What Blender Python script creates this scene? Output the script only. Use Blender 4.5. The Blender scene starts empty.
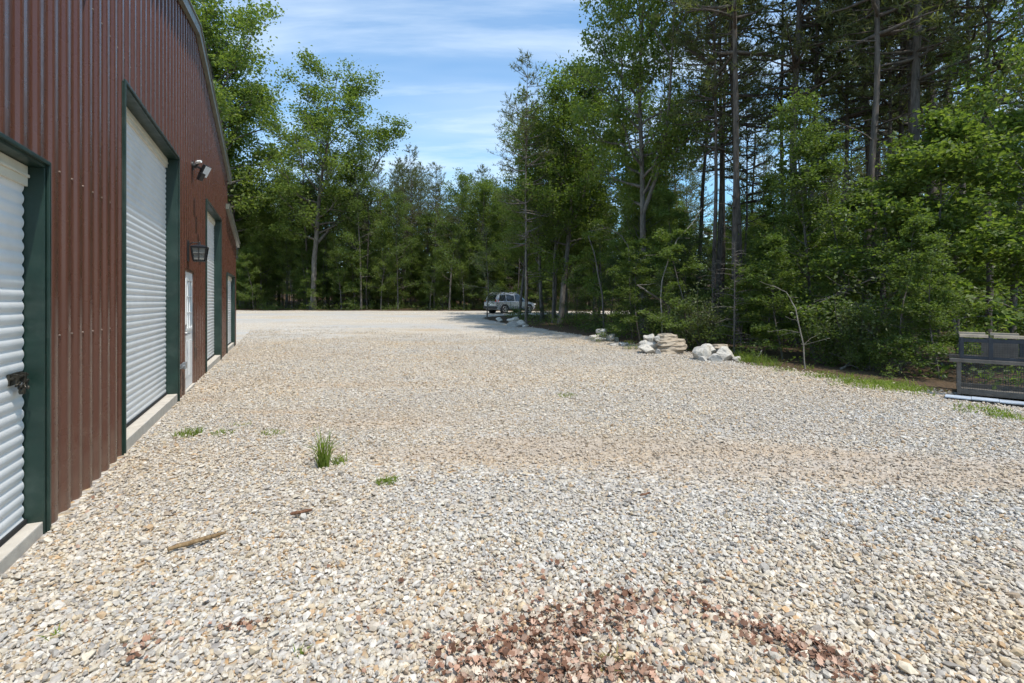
import bpy, bmesh, math, random
import numpy as np
from mathutils import Vector, Matrix, noise as mnoise

sc = bpy.context.scene
COL = sc.collection
PI = math.pi
F = 490.0          # focal length in pixels of a 1024 px wide frame
CAMH = 1.5
HOR = 302.0

# ------------------------------------------------------------------ ground shape
def sstep(t):
    t = np.clip(t, 0.0, 1.0)
    return t * t * (3 - 2 * t)

def gh(x, y):
    x = np.asarray(x, float); y = np.asarray(y, float)
    h = 0.85 * sstep((y - 20) / 40.0) + 0.11 * np.clip(y - 64, 0, 90)
    h = h + 0.02 * np.sin(x * 0.9 + 1.3) * np.sin(y * 0.8) * sstep((y - 2) / 6)
    return h

def ground_at(px, py):
    """point of the ground seen at a pixel of the photograph (measuring aid)"""
    y = 10.0
    for _ in range(60):
        x = (px - 512) / F * y
        ny = (CAMH - float(gh(x, y))) * F / max(py - HOR, 3.0)
        y = 0.6 * y + 0.4 * ny
    x = (px - 512) / F * y
    return x, y, float(gh(x, y))

def xz(px, depth):
    x = (px - 512) / F * depth
    return x, depth, float(gh(x, depth))

LOT = [(-80, -30), (9.5, -30), (9.0, 3), (7.7, 6.6), (7.15, 8.2), (6.4, 9.1), (6.1, 10.6), (5.6, 12.2), (5.2, 14.6),
       (3.8, 19.4), (1.9, 25.5), (0.7, 28.6), (-0.6, 31.5), (-1.9, 35), (-2.1, 37.5), (-0.6, 39.6), (3, 40.6), (12, 41.5),
       (40, 42), (40, 47.5), (12, 47.2), (2, 46.8), (-8, 47.3), (-25, 48), (-80, 49)]
LOTA = np.array(LOT, float)

def lot_sd(x, y):
    """signed distance to the lot's outline, positive inside"""
    x = np.asarray(x, float).ravel(); y = np.asarray(y, float).ravel()
    best = np.full(x.shape, 1e9); inside = np.zeros(x.shape, bool)
    n = len(LOTA)
    for i in range(n):
        ax, ay = LOTA[i]; bx, by = LOTA[(i + 1) % n]
        dx, dy = bx - ax, by - ay
        t = np.clip(((x - ax) * dx + (y - ay) * dy) / (dx * dx + dy * dy), 0, 1)
        best = np.minimum(best, np.hypot(x - ax - t * dx, y - ay - t * dy))
        c = ((ay > y) != (by > y))
        with np.errstate(divide='ignore', invalid='ignore'):
            xi = ax + (y - ay) * dx / (dy if dy != 0 else 1e-9)
        inside ^= c & (x < xi)
    return np.where(inside, best, -best)

# ------------------------------------------------------------------ objects
def tag(o, label=None, cat=None, group=None, kind=None):
    if label: o['label'] = label
    if cat: o['category'] = cat
    if group: o['group'] = group
    if kind: o['kind'] = kind
    return o

def empty(name, loc=(0, 0, 0), rz=0.0, parent=None):
    o = bpy.data.objects.new(name, None)
    o.empty_display_size = 0.2
    COL.objects.link(o)
    o.location = loc
    o.rotation_euler = (0, 0, rz)
    if parent: o.parent = parent
    return o

def np_mesh(name, V, polys, mats=(), smooth=False, midx=None):
    me = bpy.data.meshes.new(name)
    V = np.asarray(V, np.float32)
    me.vertices.add(len(V)); me.vertices.foreach_set('co', V.ravel())
    polys = [np.asarray(p, np.int32) for p in polys if len(p)]
    loops = np.concatenate([p.ravel() for p in polys])
    sizes = np.concatenate([np.full(len(p), p.shape[1], np.int32) for p in polys])
    starts = np.concatenate([[0], np.cumsum(sizes)[:-1]]).astype(np.int32)
    me.loops.add(len(loops)); me.loops.foreach_set('vertex_index', loops)
    me.polygons.add(len(sizes)); me.polygons.foreach_set('loop_start', starts)
    for m in mats: me.materials.append(m)
    if midx is not None: me.polygons.foreach_set('material_index', np.asarray(midx, np.int32))
    me.update(calc_edges=True)
    me.polygons.foreach_set('use_smooth', np.full(len(sizes), bool(smooth)))
    return me

def link(name, me, parent=None, loc=None, rz=None):
    o = bpy.data.objects.new(name, me)
    COL.objects.link(o)
    if parent: o.parent = parent
    if loc is not None: o.location = loc
    if rz is not None: o.rotation_euler = (0, 0, rz)
    return o

class MB:
    """collects shapes, then links them as one mesh object"""
    def __init__(s): s.v = []; s.f = []
    def add(s, vs, fs):
        b = len(s.v); s.v += [tuple(map(float, p)) for p in vs]; s.f += [tuple(b + i for i in f) for f in fs]
        return s
    def box(s, x0, x1, y0, y1, z0, z1):
        return s.add([(x0, y0, z0), (x1, y0, z0), (x1, y1, z0), (x0, y1, z0), (x0, y0, z1), (x1, y0, z1), (x1, y1, z1), (x0, y1, z1)],
                     [(0, 3, 2, 1), (4, 5, 6, 7), (0, 1, 5, 4), (1, 2, 6, 5), (2, 3, 7, 6), (3, 0, 4, 7)])
    def bar(s, p, q, w, h, up=(0, 0, 1)):
        p, q = Vector(p), Vector(q); d = (q - p).normalized(); up = Vector(up)
        a = d.cross(up)
        if a.length < 1e-4: a = d.cross(Vector((1, 0, 0)))
        a.normalize(); b = a.cross(d).normalized()
        vs = []
        for c in (p, q):
            for i, j in ((-1, -1), (1, -1), (1, 1), (-1, 1)):
                vs.append(c + a * (w / 2 * i) + b * (h / 2 * j))
        return s.add(vs, [(3, 2, 1, 0), (4, 5, 6, 7), (0, 1, 5, 4), (1, 2, 6, 5), (2, 3, 7, 6), (3, 0, 4, 7)])
    def tube(s, pts, radii, n=8):
        if not hasattr(radii, '__len__'): radii = [radii] * len(pts)
        V, Q = tube(np.array([tuple(p) for p in pts], float), np.array(radii, float), n)
        s.add(V, Q)
        m = len(pts)
        return s.add(V[:n], [tuple(range(n))[::-1]]).add(V[(m - 1) * n:], [tuple(range(n))])
    def cyl(s, c, axis, r, h, n=16):
        c = Vector(c); a = Vector(axis).normalized()
        return s.tube([c - a * h / 2, c + a * h / 2], [r, r], n)
    def prism(s, outline, y0, y1, axis='y'):
        n = len(outline)
        if axis == 'y': A = [(x, y0, z) for x, z in outline]; B = [(x, y1, z) for x, z in outline]
        elif axis == 'x': A = [(y0, x, z) for x, z in outline]; B = [(y1, x, z) for x, z in outline]
        else: A = [(x, z, y0) for x, z in outline]; B = [(x, z, y1) for x, z in outline]
        return s.add(A + B, [tuple(range(n)), tuple(range(n, 2 * n))[::-1]] + [(i, n + i, n + (i + 1) % n, (i + 1) % n) for i in range(n)])
    def build(s, name, mat, parent=None, smooth=False, bevel=0.0, loc=None, rz=None, recalc=True):
        me = bpy.data.meshes.new(name)
        me.from_pydata(s.v, [], s.f)
        if recalc:
            bm = bmesh.new(); bm.from_mesh(me)
            bmesh.ops.recalc_face_normals(bm, faces=bm.faces)
            if bevel:
                bmesh.ops.remove_doubles(bm, verts=bm.verts, dist=1e-5)
                ed = [e for e in bm.edges if len(e.link_faces) == 2 and e.calc_face_angle(0) > 0.5]
                bmesh.ops.bevel(bm, geom=ed, offset=bevel, segments=2, profile=0.6, affect='EDGES', clamp_overlap=True)
            bm.to_mesh(me); bm.free()
        me.materials.append(mat)
        if smooth: me.polygons.foreach_set('use_smooth', [True] * len(me.polygons))
        return link(name, me, parent, loc, rz)

def tube(P, R, n):
    m = len(P)
    T = np.gradient(P, axis=0); T /= np.linalg.norm(T, axis=1, keepdims=True) + 1e-9
    ref = np.array([0.0, 0, 1.0]) if abs(T[0, 2]) < 0.8 else np.array([1.0, 0, 0])
    A = np.cross(T, ref); A /= np.linalg.norm(A, axis=1, keepdims=True) + 1e-9
    B = np.cross(A, T)
    ang = np.arange(n) * 2 * PI / n
    V = P[:, None, :] + R[:, None, None] * (np.cos(ang)[None, :, None] * A[:, None, :] + np.sin(ang)[None, :, None] * B[:, None, :])
    i = np.arange(m - 1)[:, None] * n; j = np.arange(n)[None, :]; k = (j + 1) % n
    Q = np.stack([i + j, i + n + j, i + n + k, i + k], -1).reshape(-1, 4)[:, ::-1]
    return V.reshape(-1, 3), Q

def copy_tree(o, parent=None):
    c = o.copy(); COL.objects.link(c)
    if parent: c.parent = parent
    for ch in list(o.children): copy_tree(ch, c)
    return c

# ------------------------------------------------------------------ materials
def mat(name):
    m = bpy.data.materials.new(name); m.use_nodes = True
    nt = m.node_tree
    for n in list(nt.nodes): nt.nodes.remove(n)
    out = nt.nodes.new('ShaderNodeOutputMaterial')
    return m, nt, out

def N(nt, typ, **kw):
    n = nt.nodes.new(typ)
    for k, v in kw.items():
        if k in n.inputs.keys() if isinstance(k, str) else False: pass
        setattr(n, k, v)
    return n

def L(nt, a, b): nt.links.new(a, b)

def ramp(nt, fac, stops, interp='LINEAR'):
    r = nt.nodes.new('ShaderNodeValToRGB'); r.color_ramp.interpolation = interp
    e = r.color_ramp.elements
    while len(e) < len(stops): e.new(0.5)
    for el, (p, c) in zip(e, stops):
        el.position = p; el.color = (c[0], c[1], c[2], 1) if hasattr(c, '__len__') else (c, c, c, 1)
    L(nt, fac, r.inputs[0])
    return r.outputs[0]

def noise(nt, scale, detail=4, rough=0.55, vec=None, stretch=None):
    n = nt.nodes.new('ShaderNodeTexNoise')
    n.inputs['Scale'].default_value = scale; n.inputs['Detail'].default_value = detail; n.inputs['Roughness'].default_value = rough
    if vec is None:
        vec = nt.nodes.new('ShaderNodeTexCoord').outputs['Object']
    if stretch:
        mp = nt.nodes.new('ShaderNodeMapping'); mp.inputs['Scale'].default_value = stretch
        L(nt, vec, mp.inputs[0]); vec = mp.outputs[0]
    L(nt, vec, n.inputs['Vector'])
    return n.outputs['Fac']

def mix(nt, fac, a, b, mode='MIX'):
    m = nt.nodes.new('ShaderNodeMix'); m.data_type = 'RGBA'; m.blend_type = mode
    for sock, v in ((m.inputs[0], fac), (m.inputs[6], a), (m.inputs[7], b)):
        if isinstance(v, bpy.types.NodeSocket): L(nt, v, sock)
        elif hasattr(v, '__len__'): sock.default_value = (v[0], v[1], v[2], 1)
        else: sock.default_value = v if sock.type == 'VALUE' else (v, v, v, 1)
    return m.outputs[2]

def math_(nt, op, a, b=0.0, clamp=False):
    m = nt.nodes.new('ShaderNodeMath'); m.operation = op; m.use_clamp = clamp
    for s, v in ((m.inputs[0], a), (m.inputs[1], b)):
        if isinstance(v, bpy.types.NodeSocket): L(nt, v, s)
        else: s.default_value = v
    return m.outputs[0]

def bump(nt, height, strength=0.3, dist=0.01):
    b = nt.nodes.new('ShaderNodeBump'); b.inputs['Strength'].default_value = strength; b.inputs['Distance'].default_value = dist
    L(nt, height, b.inputs['Height'])
    return b.outputs['Normal']

def surf(name, base, rough=0.6, metallic=0.0, var=0.25, scale=6.0, bumpv=0.0, bscale=40.0, dirt=None, spec=0.5, stretch=None):
    """painted / plain surface whose tone and gloss vary with noise"""
    m, nt, out = mat(name)
    p = nt.nodes.new('ShaderNodeBsdfPrincipled')
    f = noise(nt, scale, 6, 0.6, stretch=stretch)
    lo = [c * (1 - var) for c in base]; hi = [min(1, c * (1 + var)) for c in base]
    c = ramp(nt, f, [(0.3, lo), (0.7, hi)])
    if dirt:
        f2 = noise(nt, scale * 0.6, 8, 0.7, stretch=stretch)
        c = mix(nt, ramp(nt, f2, [(0.5, 0.0), (0.75, dirt[1])]), c, dirt[0])
    L(nt, c, p.inputs['Base Color'])
    p.inputs['Metallic'].default_value = metallic
    p.inputs['Specular IOR Level'].default_value = spec
    r = ramp(nt, noise(nt, scale * 2.3, 4), [(0.3, max(0.02, rough - 0.08)), (0.7, min(1, rough + 0.1))])
    L(nt, r, p.inputs['Roughness'])
    if bumpv: L(nt, bump(nt, noise(nt, bscale, 6), bumpv, 0.01), p.inputs['Normal'])
    L(nt, p.outputs[0], out.inputs[0])
    return m

def leaf_mat(name, dark, mid, light, transl=0.35, rough=0.45):
    m, nt, out = mat(name)
    geo = nt.nodes.new('ShaderNodeNewGeometry')
    info = nt.nodes.new('ShaderNodeObjectInfo')
    a = math_(nt, 'MULTIPLY', geo.outputs['Random Per Island'], 0.6)
    b = math_(nt, 'MULTIPLY', noise(nt, 0.7, 3), 0.5)
    f = math_(nt, 'ADD', a, b)
    f = math_(nt, 'ADD', f, math_(nt, 'MULTIPLY', math_(nt, 'SUBTRACT', info.outputs['Random'], 0.5), 0.25), True)
    c = ramp(nt, f, [(0.1, dark), (0.5, mid), (0.95, light)])
    p = nt.nodes.new('ShaderNodeBsdfPrincipled')
    L(nt, c, p.inputs['Base Color']); p.inputs['Roughness'].default_value = rough
    p.inputs['Specular IOR Level'].default_value = 0.35
    t = nt.nodes.new('ShaderNodeBsdfTranslucent')
    L(nt, mix(nt, 1.0, c, (1.5, 1.6, 0.7), 'MULTIPLY'), t.inputs['Color'])
    ms = nt.nodes.new('ShaderNodeMixShader'); ms.inputs[0].default_value = transl
    L(nt, p.outputs[0], ms.inputs[1]); L(nt, t.outputs[0], ms.inputs[2]); L(nt, ms.outputs[0], out.inputs[0])
    return m

def bark_mat(name, dark, light, scale=5.0):
    m, nt, out = mat(name)
    p = nt.nodes.new('ShaderNodeBsdfPrincipled'); p.inputs['Roughness'].default_value = 0.9
    p.inputs['Specular IOR Level'].default_value = 0.15
    f = noise(nt, scale, 8, 0.65, stretch=(3, 3, 0.5))
    f2 = noise(nt, 0.8, 3)
    c = ramp(nt, f, [(0.35, dark), (0.68, light)])
    c = mix(nt, ramp(nt, f2, [(0.45, 0.0), (0.7, 0.35)]), c, [x * 1.25 for x in light])
    L(nt, c, p.inputs['Base Color']); L(nt, bump(nt, f, 0.7, 0.03), p.inputs['Normal'])
    L(nt, p.outputs[0], out.inputs[0])
    return m

M = {}
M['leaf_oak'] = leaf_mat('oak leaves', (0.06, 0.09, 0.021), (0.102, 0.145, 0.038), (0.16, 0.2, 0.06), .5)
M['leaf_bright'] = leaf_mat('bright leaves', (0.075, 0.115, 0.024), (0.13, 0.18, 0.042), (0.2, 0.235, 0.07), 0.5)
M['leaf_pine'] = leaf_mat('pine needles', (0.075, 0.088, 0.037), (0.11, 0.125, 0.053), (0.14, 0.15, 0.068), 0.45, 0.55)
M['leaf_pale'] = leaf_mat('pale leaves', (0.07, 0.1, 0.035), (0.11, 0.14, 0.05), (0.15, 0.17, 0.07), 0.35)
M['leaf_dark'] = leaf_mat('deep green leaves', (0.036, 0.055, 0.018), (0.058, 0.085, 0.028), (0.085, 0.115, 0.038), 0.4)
M['bark_gray'] = bark_mat('grey bark', (0.06, 0.05, 0.042), (0.2, 0.18, 0.155))
M['bark_pine'] = bark_mat('pine bark', (0.045, 0.037, 0.031), (0.155, 0.128, 0.108))
M['bark_pale'] = bark_mat('pale dead wood', (0.13, 0.115, 0.095), (0.32, 0.29, 0.25))
M['grass'] = leaf_mat('grass blades', (0.12, 0.17, 0.03), (0.2, 0.26, 0.05), (0.3, 0.33, 0.09), 0.5)
M['dry_grass'] = leaf_mat('dry grass', (0.22, 0.18, 0.06), (0.3, 0.25, 0.1), (0.36, 0.31, 0.14), 0.3)
M['white_metal'] = surf('white curtain metal', (0.74, 0.74, 0.73), 0.38, 0, 0.04, 3, dirt=((0.5, 0.47, 0.42), 0.35))
M['green_metal'] = surf('green trim metal', (0.010, 0.029, 0.022), 0.4, 0, 0.25, 4, dirt=((0.12, 0.15, 0.13), 0.25))
M['concrete'] = surf('concrete', (0.52, 0.47, 0.4), 0.85, 0, 0.12, 8, 0.3, 60, dirt=((0.35, 0.3, 0.24), 0.5))
M['white_paint'] = surf('white door paint', (0.8, 0.8, 0.79), 0.4, 0, 0.03, 4)
M['black_metal'] = surf('black metal', (0.012, 0.012, 0.013), 0.45, 0.0, 0.3, 20)
M['steel'] = surf('zinc steel', (0.42, 0.42, 0.43), 0.4, 0.8, 0.2, 20)
M['roof_trim'] = surf('roof trim metal', (0.13, 0.135, 0.105), 0.4, 0, 0.2, 4)
M['dark_void'] = surf('dark rubber and gap shade', (0.012, 0.012, 0.012), 0.8, 0, 0.2, 10)  # bottom bar rubber, also the painted dark behind the curtains
M['brass_chain'] = surf('weathered latch', (0.05, 0.045, 0.035), 0.5, 0.6, 0.4, 40)

def brown_wall_mat():
    m, nt, out = mat('brown ribbed metal')
    p = nt.nodes.new('ShaderNodeBsdfPrincipled')
    f = noise(nt, .7, 4, 0.5)
    c = ramp(nt, f, [(0.3, (0.1, 0.040, 0.026)), (0.7, (0.115, 0.048, 0.032))])
    # dust splashed up from the gravel
    tc = nt.nodes.new('ShaderNodeTexCoord'); sp = nt.nodes.new('ShaderNodeSeparateXYZ'); L(nt, tc.outputs['Object'], sp.inputs[0])
    d = math_(nt, 'ADD', math_(nt, 'MULTIPLY', sp.outputs['Z'], -0.9), math_(nt, 'MULTIPLY', noise(nt, 5, 6), 1.1))
    c = mix(nt, ramp(nt, d, [(0.1, 0.0), (0.85, 0.4)]), c, (0.27, 0.2, 0.145))
    L(nt, c, p.inputs['Base Color'])
    L(nt, ramp(nt, noise(nt, 6, 4), [(0.3, 0.22), (0.7, 0.36)]), p.inputs['Roughness'])
    L(nt, p.outputs[0], out.inputs[0])
    return m
M['brown'] = brown_wall_mat()

# palette shared by the stones and the fine gravel of the sheet
PAL = [(0.62, 0.57, 0.49), (0.57, 0.50, 0.39), (0.52, 0.49, 0.45), (0.52, 0.41, 0.27), (0.40, 0.375, 0.35),
       (0.48, 0.31, 0.16), (0.66, 0.62, 0.56), (0.28, 0.26, 0.245), (0.52, 0.45, 0.37), (0.36, 0.27, 0.19)]
PW = [0.2, 0.17, 0.15, 0.1, 0.11, 0.05, 0.09, 0.035, 0.07, 0.025]

def ground_mat():
    m, nt, out = mat('gravel and forest floor')
    p = nt.nodes.new('ShaderNodeBsdfPrincipled'); p.inputs['Roughness'].default_value = 0.9
    p.inputs['Specular IOR Level'].default_value = 0.2
    tc = nt.nodes.new('ShaderNodeTexCoord').outputs['Object']
    vo = nt.nodes.new('ShaderNodeTexVoronoi'); vo.inputs['Scale'].default_value = 24; L(nt, tc, vo.inputs['Vector'])
    sp = nt.nodes.new('ShaderNodeSeparateColor'); L(nt, vo.outputs['Color'], sp.inputs[0])
    acc = 0; stops = []
    for c, w in zip(PAL, PW):
        stops.append((acc, c)); acc += w
    stone = ramp(nt, sp.outputs[0], stops, 'CONSTANT')
    # gaps between the stones
    gap = ramp(nt, vo.outputs['Distance'], [(0.45, 0.0), (0.72, 0.75)])
    stone = mix(nt, gap, stone, (0.33, 0.28, 0.22))
    # bare tan earth, bluish clean stone
    dirt = mix(nt, noise(nt, 9, 8, 0.7), (0.36, 0.25, 0.155), (0.52, 0.40, 0.27))
    at = nt.nodes.new('ShaderNodeAttribute'); at.attribute_name = 'bare'
    bare = math_(nt, 'ADD', at.outputs['Fac'], math_(nt, 'MULTIPLY', math_(nt, 'SUBTRACT', noise(nt, 3.5, 8, 0.7), 0.5), 0.9))
    c = mix(nt, ramp(nt, bare, [(0.35, 0.0), (0.75, 0.8)]), stone, dirt)
    c = mix(nt, ramp(nt, noise(nt, 0.16, 6, .6, None, (.5, 1.5, 1)), [(0.47, 0.0), (0.6, 0.7)]), c, (0.40, 0.395, 0.385))
    c = mix(nt, ramp(nt, noise(nt, 0.35, 7, 0.68, None, (.6, 1.5, 1)), [(0.48, 0.0), (0.68, 0.6)]), c, (0.43, 0.34, 0.225))
    # leaf mould under the trees
    fl = ramp(nt, noise(nt, 14, 8, 0.7), [(0.3, (0.035, 0.025, 0.016)), (0.5, (0.085, 0.055, 0.032)), (0.72, (0.17, 0.11, 0.06))])
    la = nt.nodes.new('ShaderNodeAttribute'); la.attribute_name = 'lot'
    edge = math_(nt, 'ADD', la.outputs['Fac'], math_(nt, 'MULTIPLY', math_(nt, 'SUBTRACT', noise(nt, 2.2, 7, 0.65), 0.5), 1.6))
    c = mix(nt, ramp(nt, edge, [(0.45, 0.0), (0.6, 1.0)]), fl, c)
    L(nt, c, p.inputs['Base Color'])
    h = math_(nt, 'SUBTRACT', 1.0, vo.outputs['Distance'])
    L(nt, bump(nt, h, 0.8, 0.02), p.inputs['Normal'])
    L(nt, p.outputs[0], out.inputs[0])
    return m
M['ground'] = ground_mat()

def attr_mat(name, attr, rough=0.75, spec=0.3, transl=0.0):
    m, nt, out = mat(name)
    p = nt.nodes.new('ShaderNodeBsdfPrincipled'); p.inputs['Roughness'].default_value = rough
    p.inputs['Specular IOR Level'].default_value = spec
    a = nt.nodes.new('ShaderNodeAttribute'); a.attribute_name = attr
    n = noise(nt, 60, 4)
    c = mix(nt, 1.0, a.outputs['Color'], ramp(nt, n, [(0.3, 0.78), (0.7, 1.12)]), 'MULTIPLY')
    L(nt, c, p.inputs['Base Color'])
    if transl:
        t = nt.nodes.new('ShaderNodeBsdfTranslucent'); L(nt, c, t.inputs['Color'])
        ms = nt.nodes.new('ShaderNodeMixShader'); ms.inputs[0].default_value = transl
        L(nt, p.outputs[0], ms.inputs[1]); L(nt, t.outputs[0], ms.inputs[2]); L(nt, ms.outputs[0], out.inputs[0])
    else: L(nt, p.outputs[0], out.inputs[0])
    return m
M['stones'] = attr_mat('loose gravel', 'tone')
M['litter'] = attr_mat('fallen brown leaves', 'tone', 0.7, 0.3, 0.15)

def set_tone(me, cols_per_vert):
    a = me.attributes.new('tone', 'FLOAT_COLOR', 'POINT')
    c = np.ones((len(cols_per_vert), 4), np.float32); c[:, :3] = cols_per_vert
    a.data.foreach_set('color', c.ravel())

# ------------------------------------------------------------------ ground sheets
def bare_amount(x, y):
    """where the stones are thin and tan earth shows: wheel tracks and washed spots"""
    x = np.asarray(x, float); y = np.asarray(y, float)
    b = np.zeros(np.broadcast(x, y).shape)
    def blob(cx, cy, rx, ry, a, ang=0):
        ca, sa = math.cos(ang), math.sin(ang)
        u = ((x - cx) * ca + (y - cy) * sa) / rx; v = (-(x - cx) * sa + (y - cy) * ca) / ry
        return a * np.exp(-(u * u + v * v))
    for px, py, rx, ry, a, ang in ((285, 412, 0.9, 0.16, 0.75, 0), (208, 400, 0.45, 0.2, 0.6, 0), (840, 455, 2.6, 0.28, 0.7, -0.18), (990, 480, 1.6, 0.25, 0.7, -0.1),
                               (640, 445, 2.0, 0.35, 0.45, 0.05), (430, 330, 1.5, 1.5, 0.75, 0), (480, 420, 2.2, 0.4, 0.4, 0), (560, 368, 4.5, 0.9, 0.35, 0),
                               (250, 315, 2.5, 2.0, 0.5, 0), (700, 470, 3.0, .5, .5, -.1), (450, 455, 2.0, .3, .4, 0), (620, 500, 1.6, .25, .3, 0), (330, 385, 2.0, .5, .35, 0), (900, 430, 2.0, .35, .4, -.1), (360, 425, 1.2, 0.3, 0.5, 0), (520, 440, 1.0, 0.25, 0.4, 0), (740, 390, 2.5, .5, .3, 0), (400, 385, 2.5, .6, .3, 0)):
        gx, gy, _ = ground_at(px, py)
        b = b + blob(gx, gy, rx, ry, a, ang)
    return np.clip(b, 0, 1)

gx = np.unique(np.concatenate([np.linspace(-400, -60, 18), np.arange(-60, -14, 1.0), np.arange(-14, 14, 0.2), np.arange(14, 60, 1.0), np.linspace(60, 400, 18)]))
gy = np.unique(np.concatenate([np.linspace(-200, -6, 14), np.arange(-6, 30, 0.2), np.arange(30, 56, 0.4), np.arange(56, 90, 1.5), np.linspace(90, 500, 20)]))
GX, GY = np.meshgrid(gx, gy, indexing='ij')
GZ = gh(GX, GY)
SD = lot_sd(GX, GY).reshape(GX.shape)
BARE = bare_amount(GX, GY)
nx, ny = GX.shape
idx = np.arange(nx * ny).reshape(nx, ny)
quads = np.stack([idx[:-1, :-1], idx[1:, :-1], idx[1:, 1:], idx[:-1, 1:]], -1).reshape(-1, 4)
VG = np.stack([GX, GY, GZ], -1).reshape(-1, 3)
qsd = SD.ravel()[quads].mean(1)
for nm, sel in (('gravel_lot', qsd > 0), ('forest_floor', qsd <= 0)):
    q = quads[sel]; used, inv = np.unique(q, return_inverse=True)
    me = np_mesh(nm, VG[used], [inv.reshape(-1, 4)], [M['ground']], True)
    for an, arr in (('lot', np.clip(SD.ravel()[used] * 0.9 + 0.5, -1, 2)), ('bare', BARE.ravel()[used])):
        a = me.attributes.new(an, 'FLOAT', 'POINT'); a.data.foreach_set('value', arr.astype(np.float32))
    tag(link(nm, me), kind='structure')

# ------------------------------------------------------------------ building frame
TH = math.atan2(512 - 279, F)
CT, ST = math.cos(TH), math.sin(TH)
WALLD = 1.38
def wall_pt(s, X=0.0):           # along the wall, out of the wall
    return (X - WALLD) * CT - s * ST, (X - WALLD) * ST + s * CT
def wall_coord(x, y):            # returns s, X
    return -x * ST + y * CT, x * CT + y * ST + WALLD

def vnoise(x, y, seed=0):
    """smooth value noise, about -1 to 1"""
    x = np.asarray(x, float); y = np.asarray(y, float); i = np.floor(x).astype(np.int64); j = np.floor(y).astype(np.int64)
    u = sstep(x - i); v = sstep(y - j)
    def h(a, b):
        n = (a * 374761393 + b * 668265263 + seed * 982451653) & 0x7fffffff
        n = ((n ^ (n >> 13)) * 1274126177) & 0x7fffffff
        return ((n ^ (n >> 16)) & 0xffff) / 32767.5 - 1
    return (h(i, j) * (1 - u) + h(i + 1, j) * u) * (1 - v) + (h(i, j + 1) * (1 - u) + h(i + 1, j + 1) * u) * v

# ------------------------------------------------------------------ loose gravel: real stones out to some 17 m
rng = np.random.default_rng(7)
def unit_hull(n):
    if n == 12:
        g = (1 + 5 ** .5) / 2
        V = np.array([(-1, g, 0), (1, g, 0), (-1, -g, 0), (1, -g, 0), (0, -1, g), (0, 1, g), (0, -1, -g), (0, 1, -g), (g, 0, -1), (g, 0, 1), (-g, 0, -1), (-g, 0, 1)], float)
        V /= np.linalg.norm(V[0])
        T = np.array([(0, 11, 5), (0, 5, 1), (0, 1, 7), (0, 7, 10), (0, 10, 11), (1, 5, 9), (5, 11, 4), (11, 10, 2), (10, 7, 6), (7, 1, 8), (3, 9, 4), (3, 4, 2), (3, 2, 6), (3, 6, 8), (3, 8, 9), (4, 9, 5), (2, 4, 11), (6, 2, 10), (8, 6, 7), (9, 8, 1)])
        return V, T
    V = np.array([(1, 0, 0), (0, 1, 0), (-1, 0, 0), (0, -1, 0), (0, 0, 1), (0, 0, -1)], float)
    T = np.array([(0, 1, 4), (1, 2, 4), (2, 3, 4), (3, 0, 4), (1, 0, 5), (2, 1, 5), (3, 2, 5), (0, 3, 5)])
    return V, T

def scatter_zone(d0, d1, dens):
    """points of the lot between two depths, evenly per square metre"""
    area = (d1 * d1 - d0 * d0) * (1160 / F) / 2
    n = int(area * dens)
    y = np.sqrt(rng.uniform(d0 * d0, d1 * d1, n)); x = rng.uniform(-580, 580, n) / F * y
    s, X = wall_coord(x, y)
    clump = vnoise(x * .9, y * .9, 3) + .6 * vnoise(x * 2.3, y * 2.3, 4)
    bare = bare_amount(x, y) + clump * 0.2 + np.clip((y - 8) / 17, 0, .97)
    cap = np.clip(.66 + (y - 9) / 14, .55, .985)
    keep = (X > 0.03) & (lot_sd(x, y) > rng.uniform(-0.35, 0.5, n)) & (rng.random(n) > np.clip(bare, 0, cap))
    return x[keep], y[keep]

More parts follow.
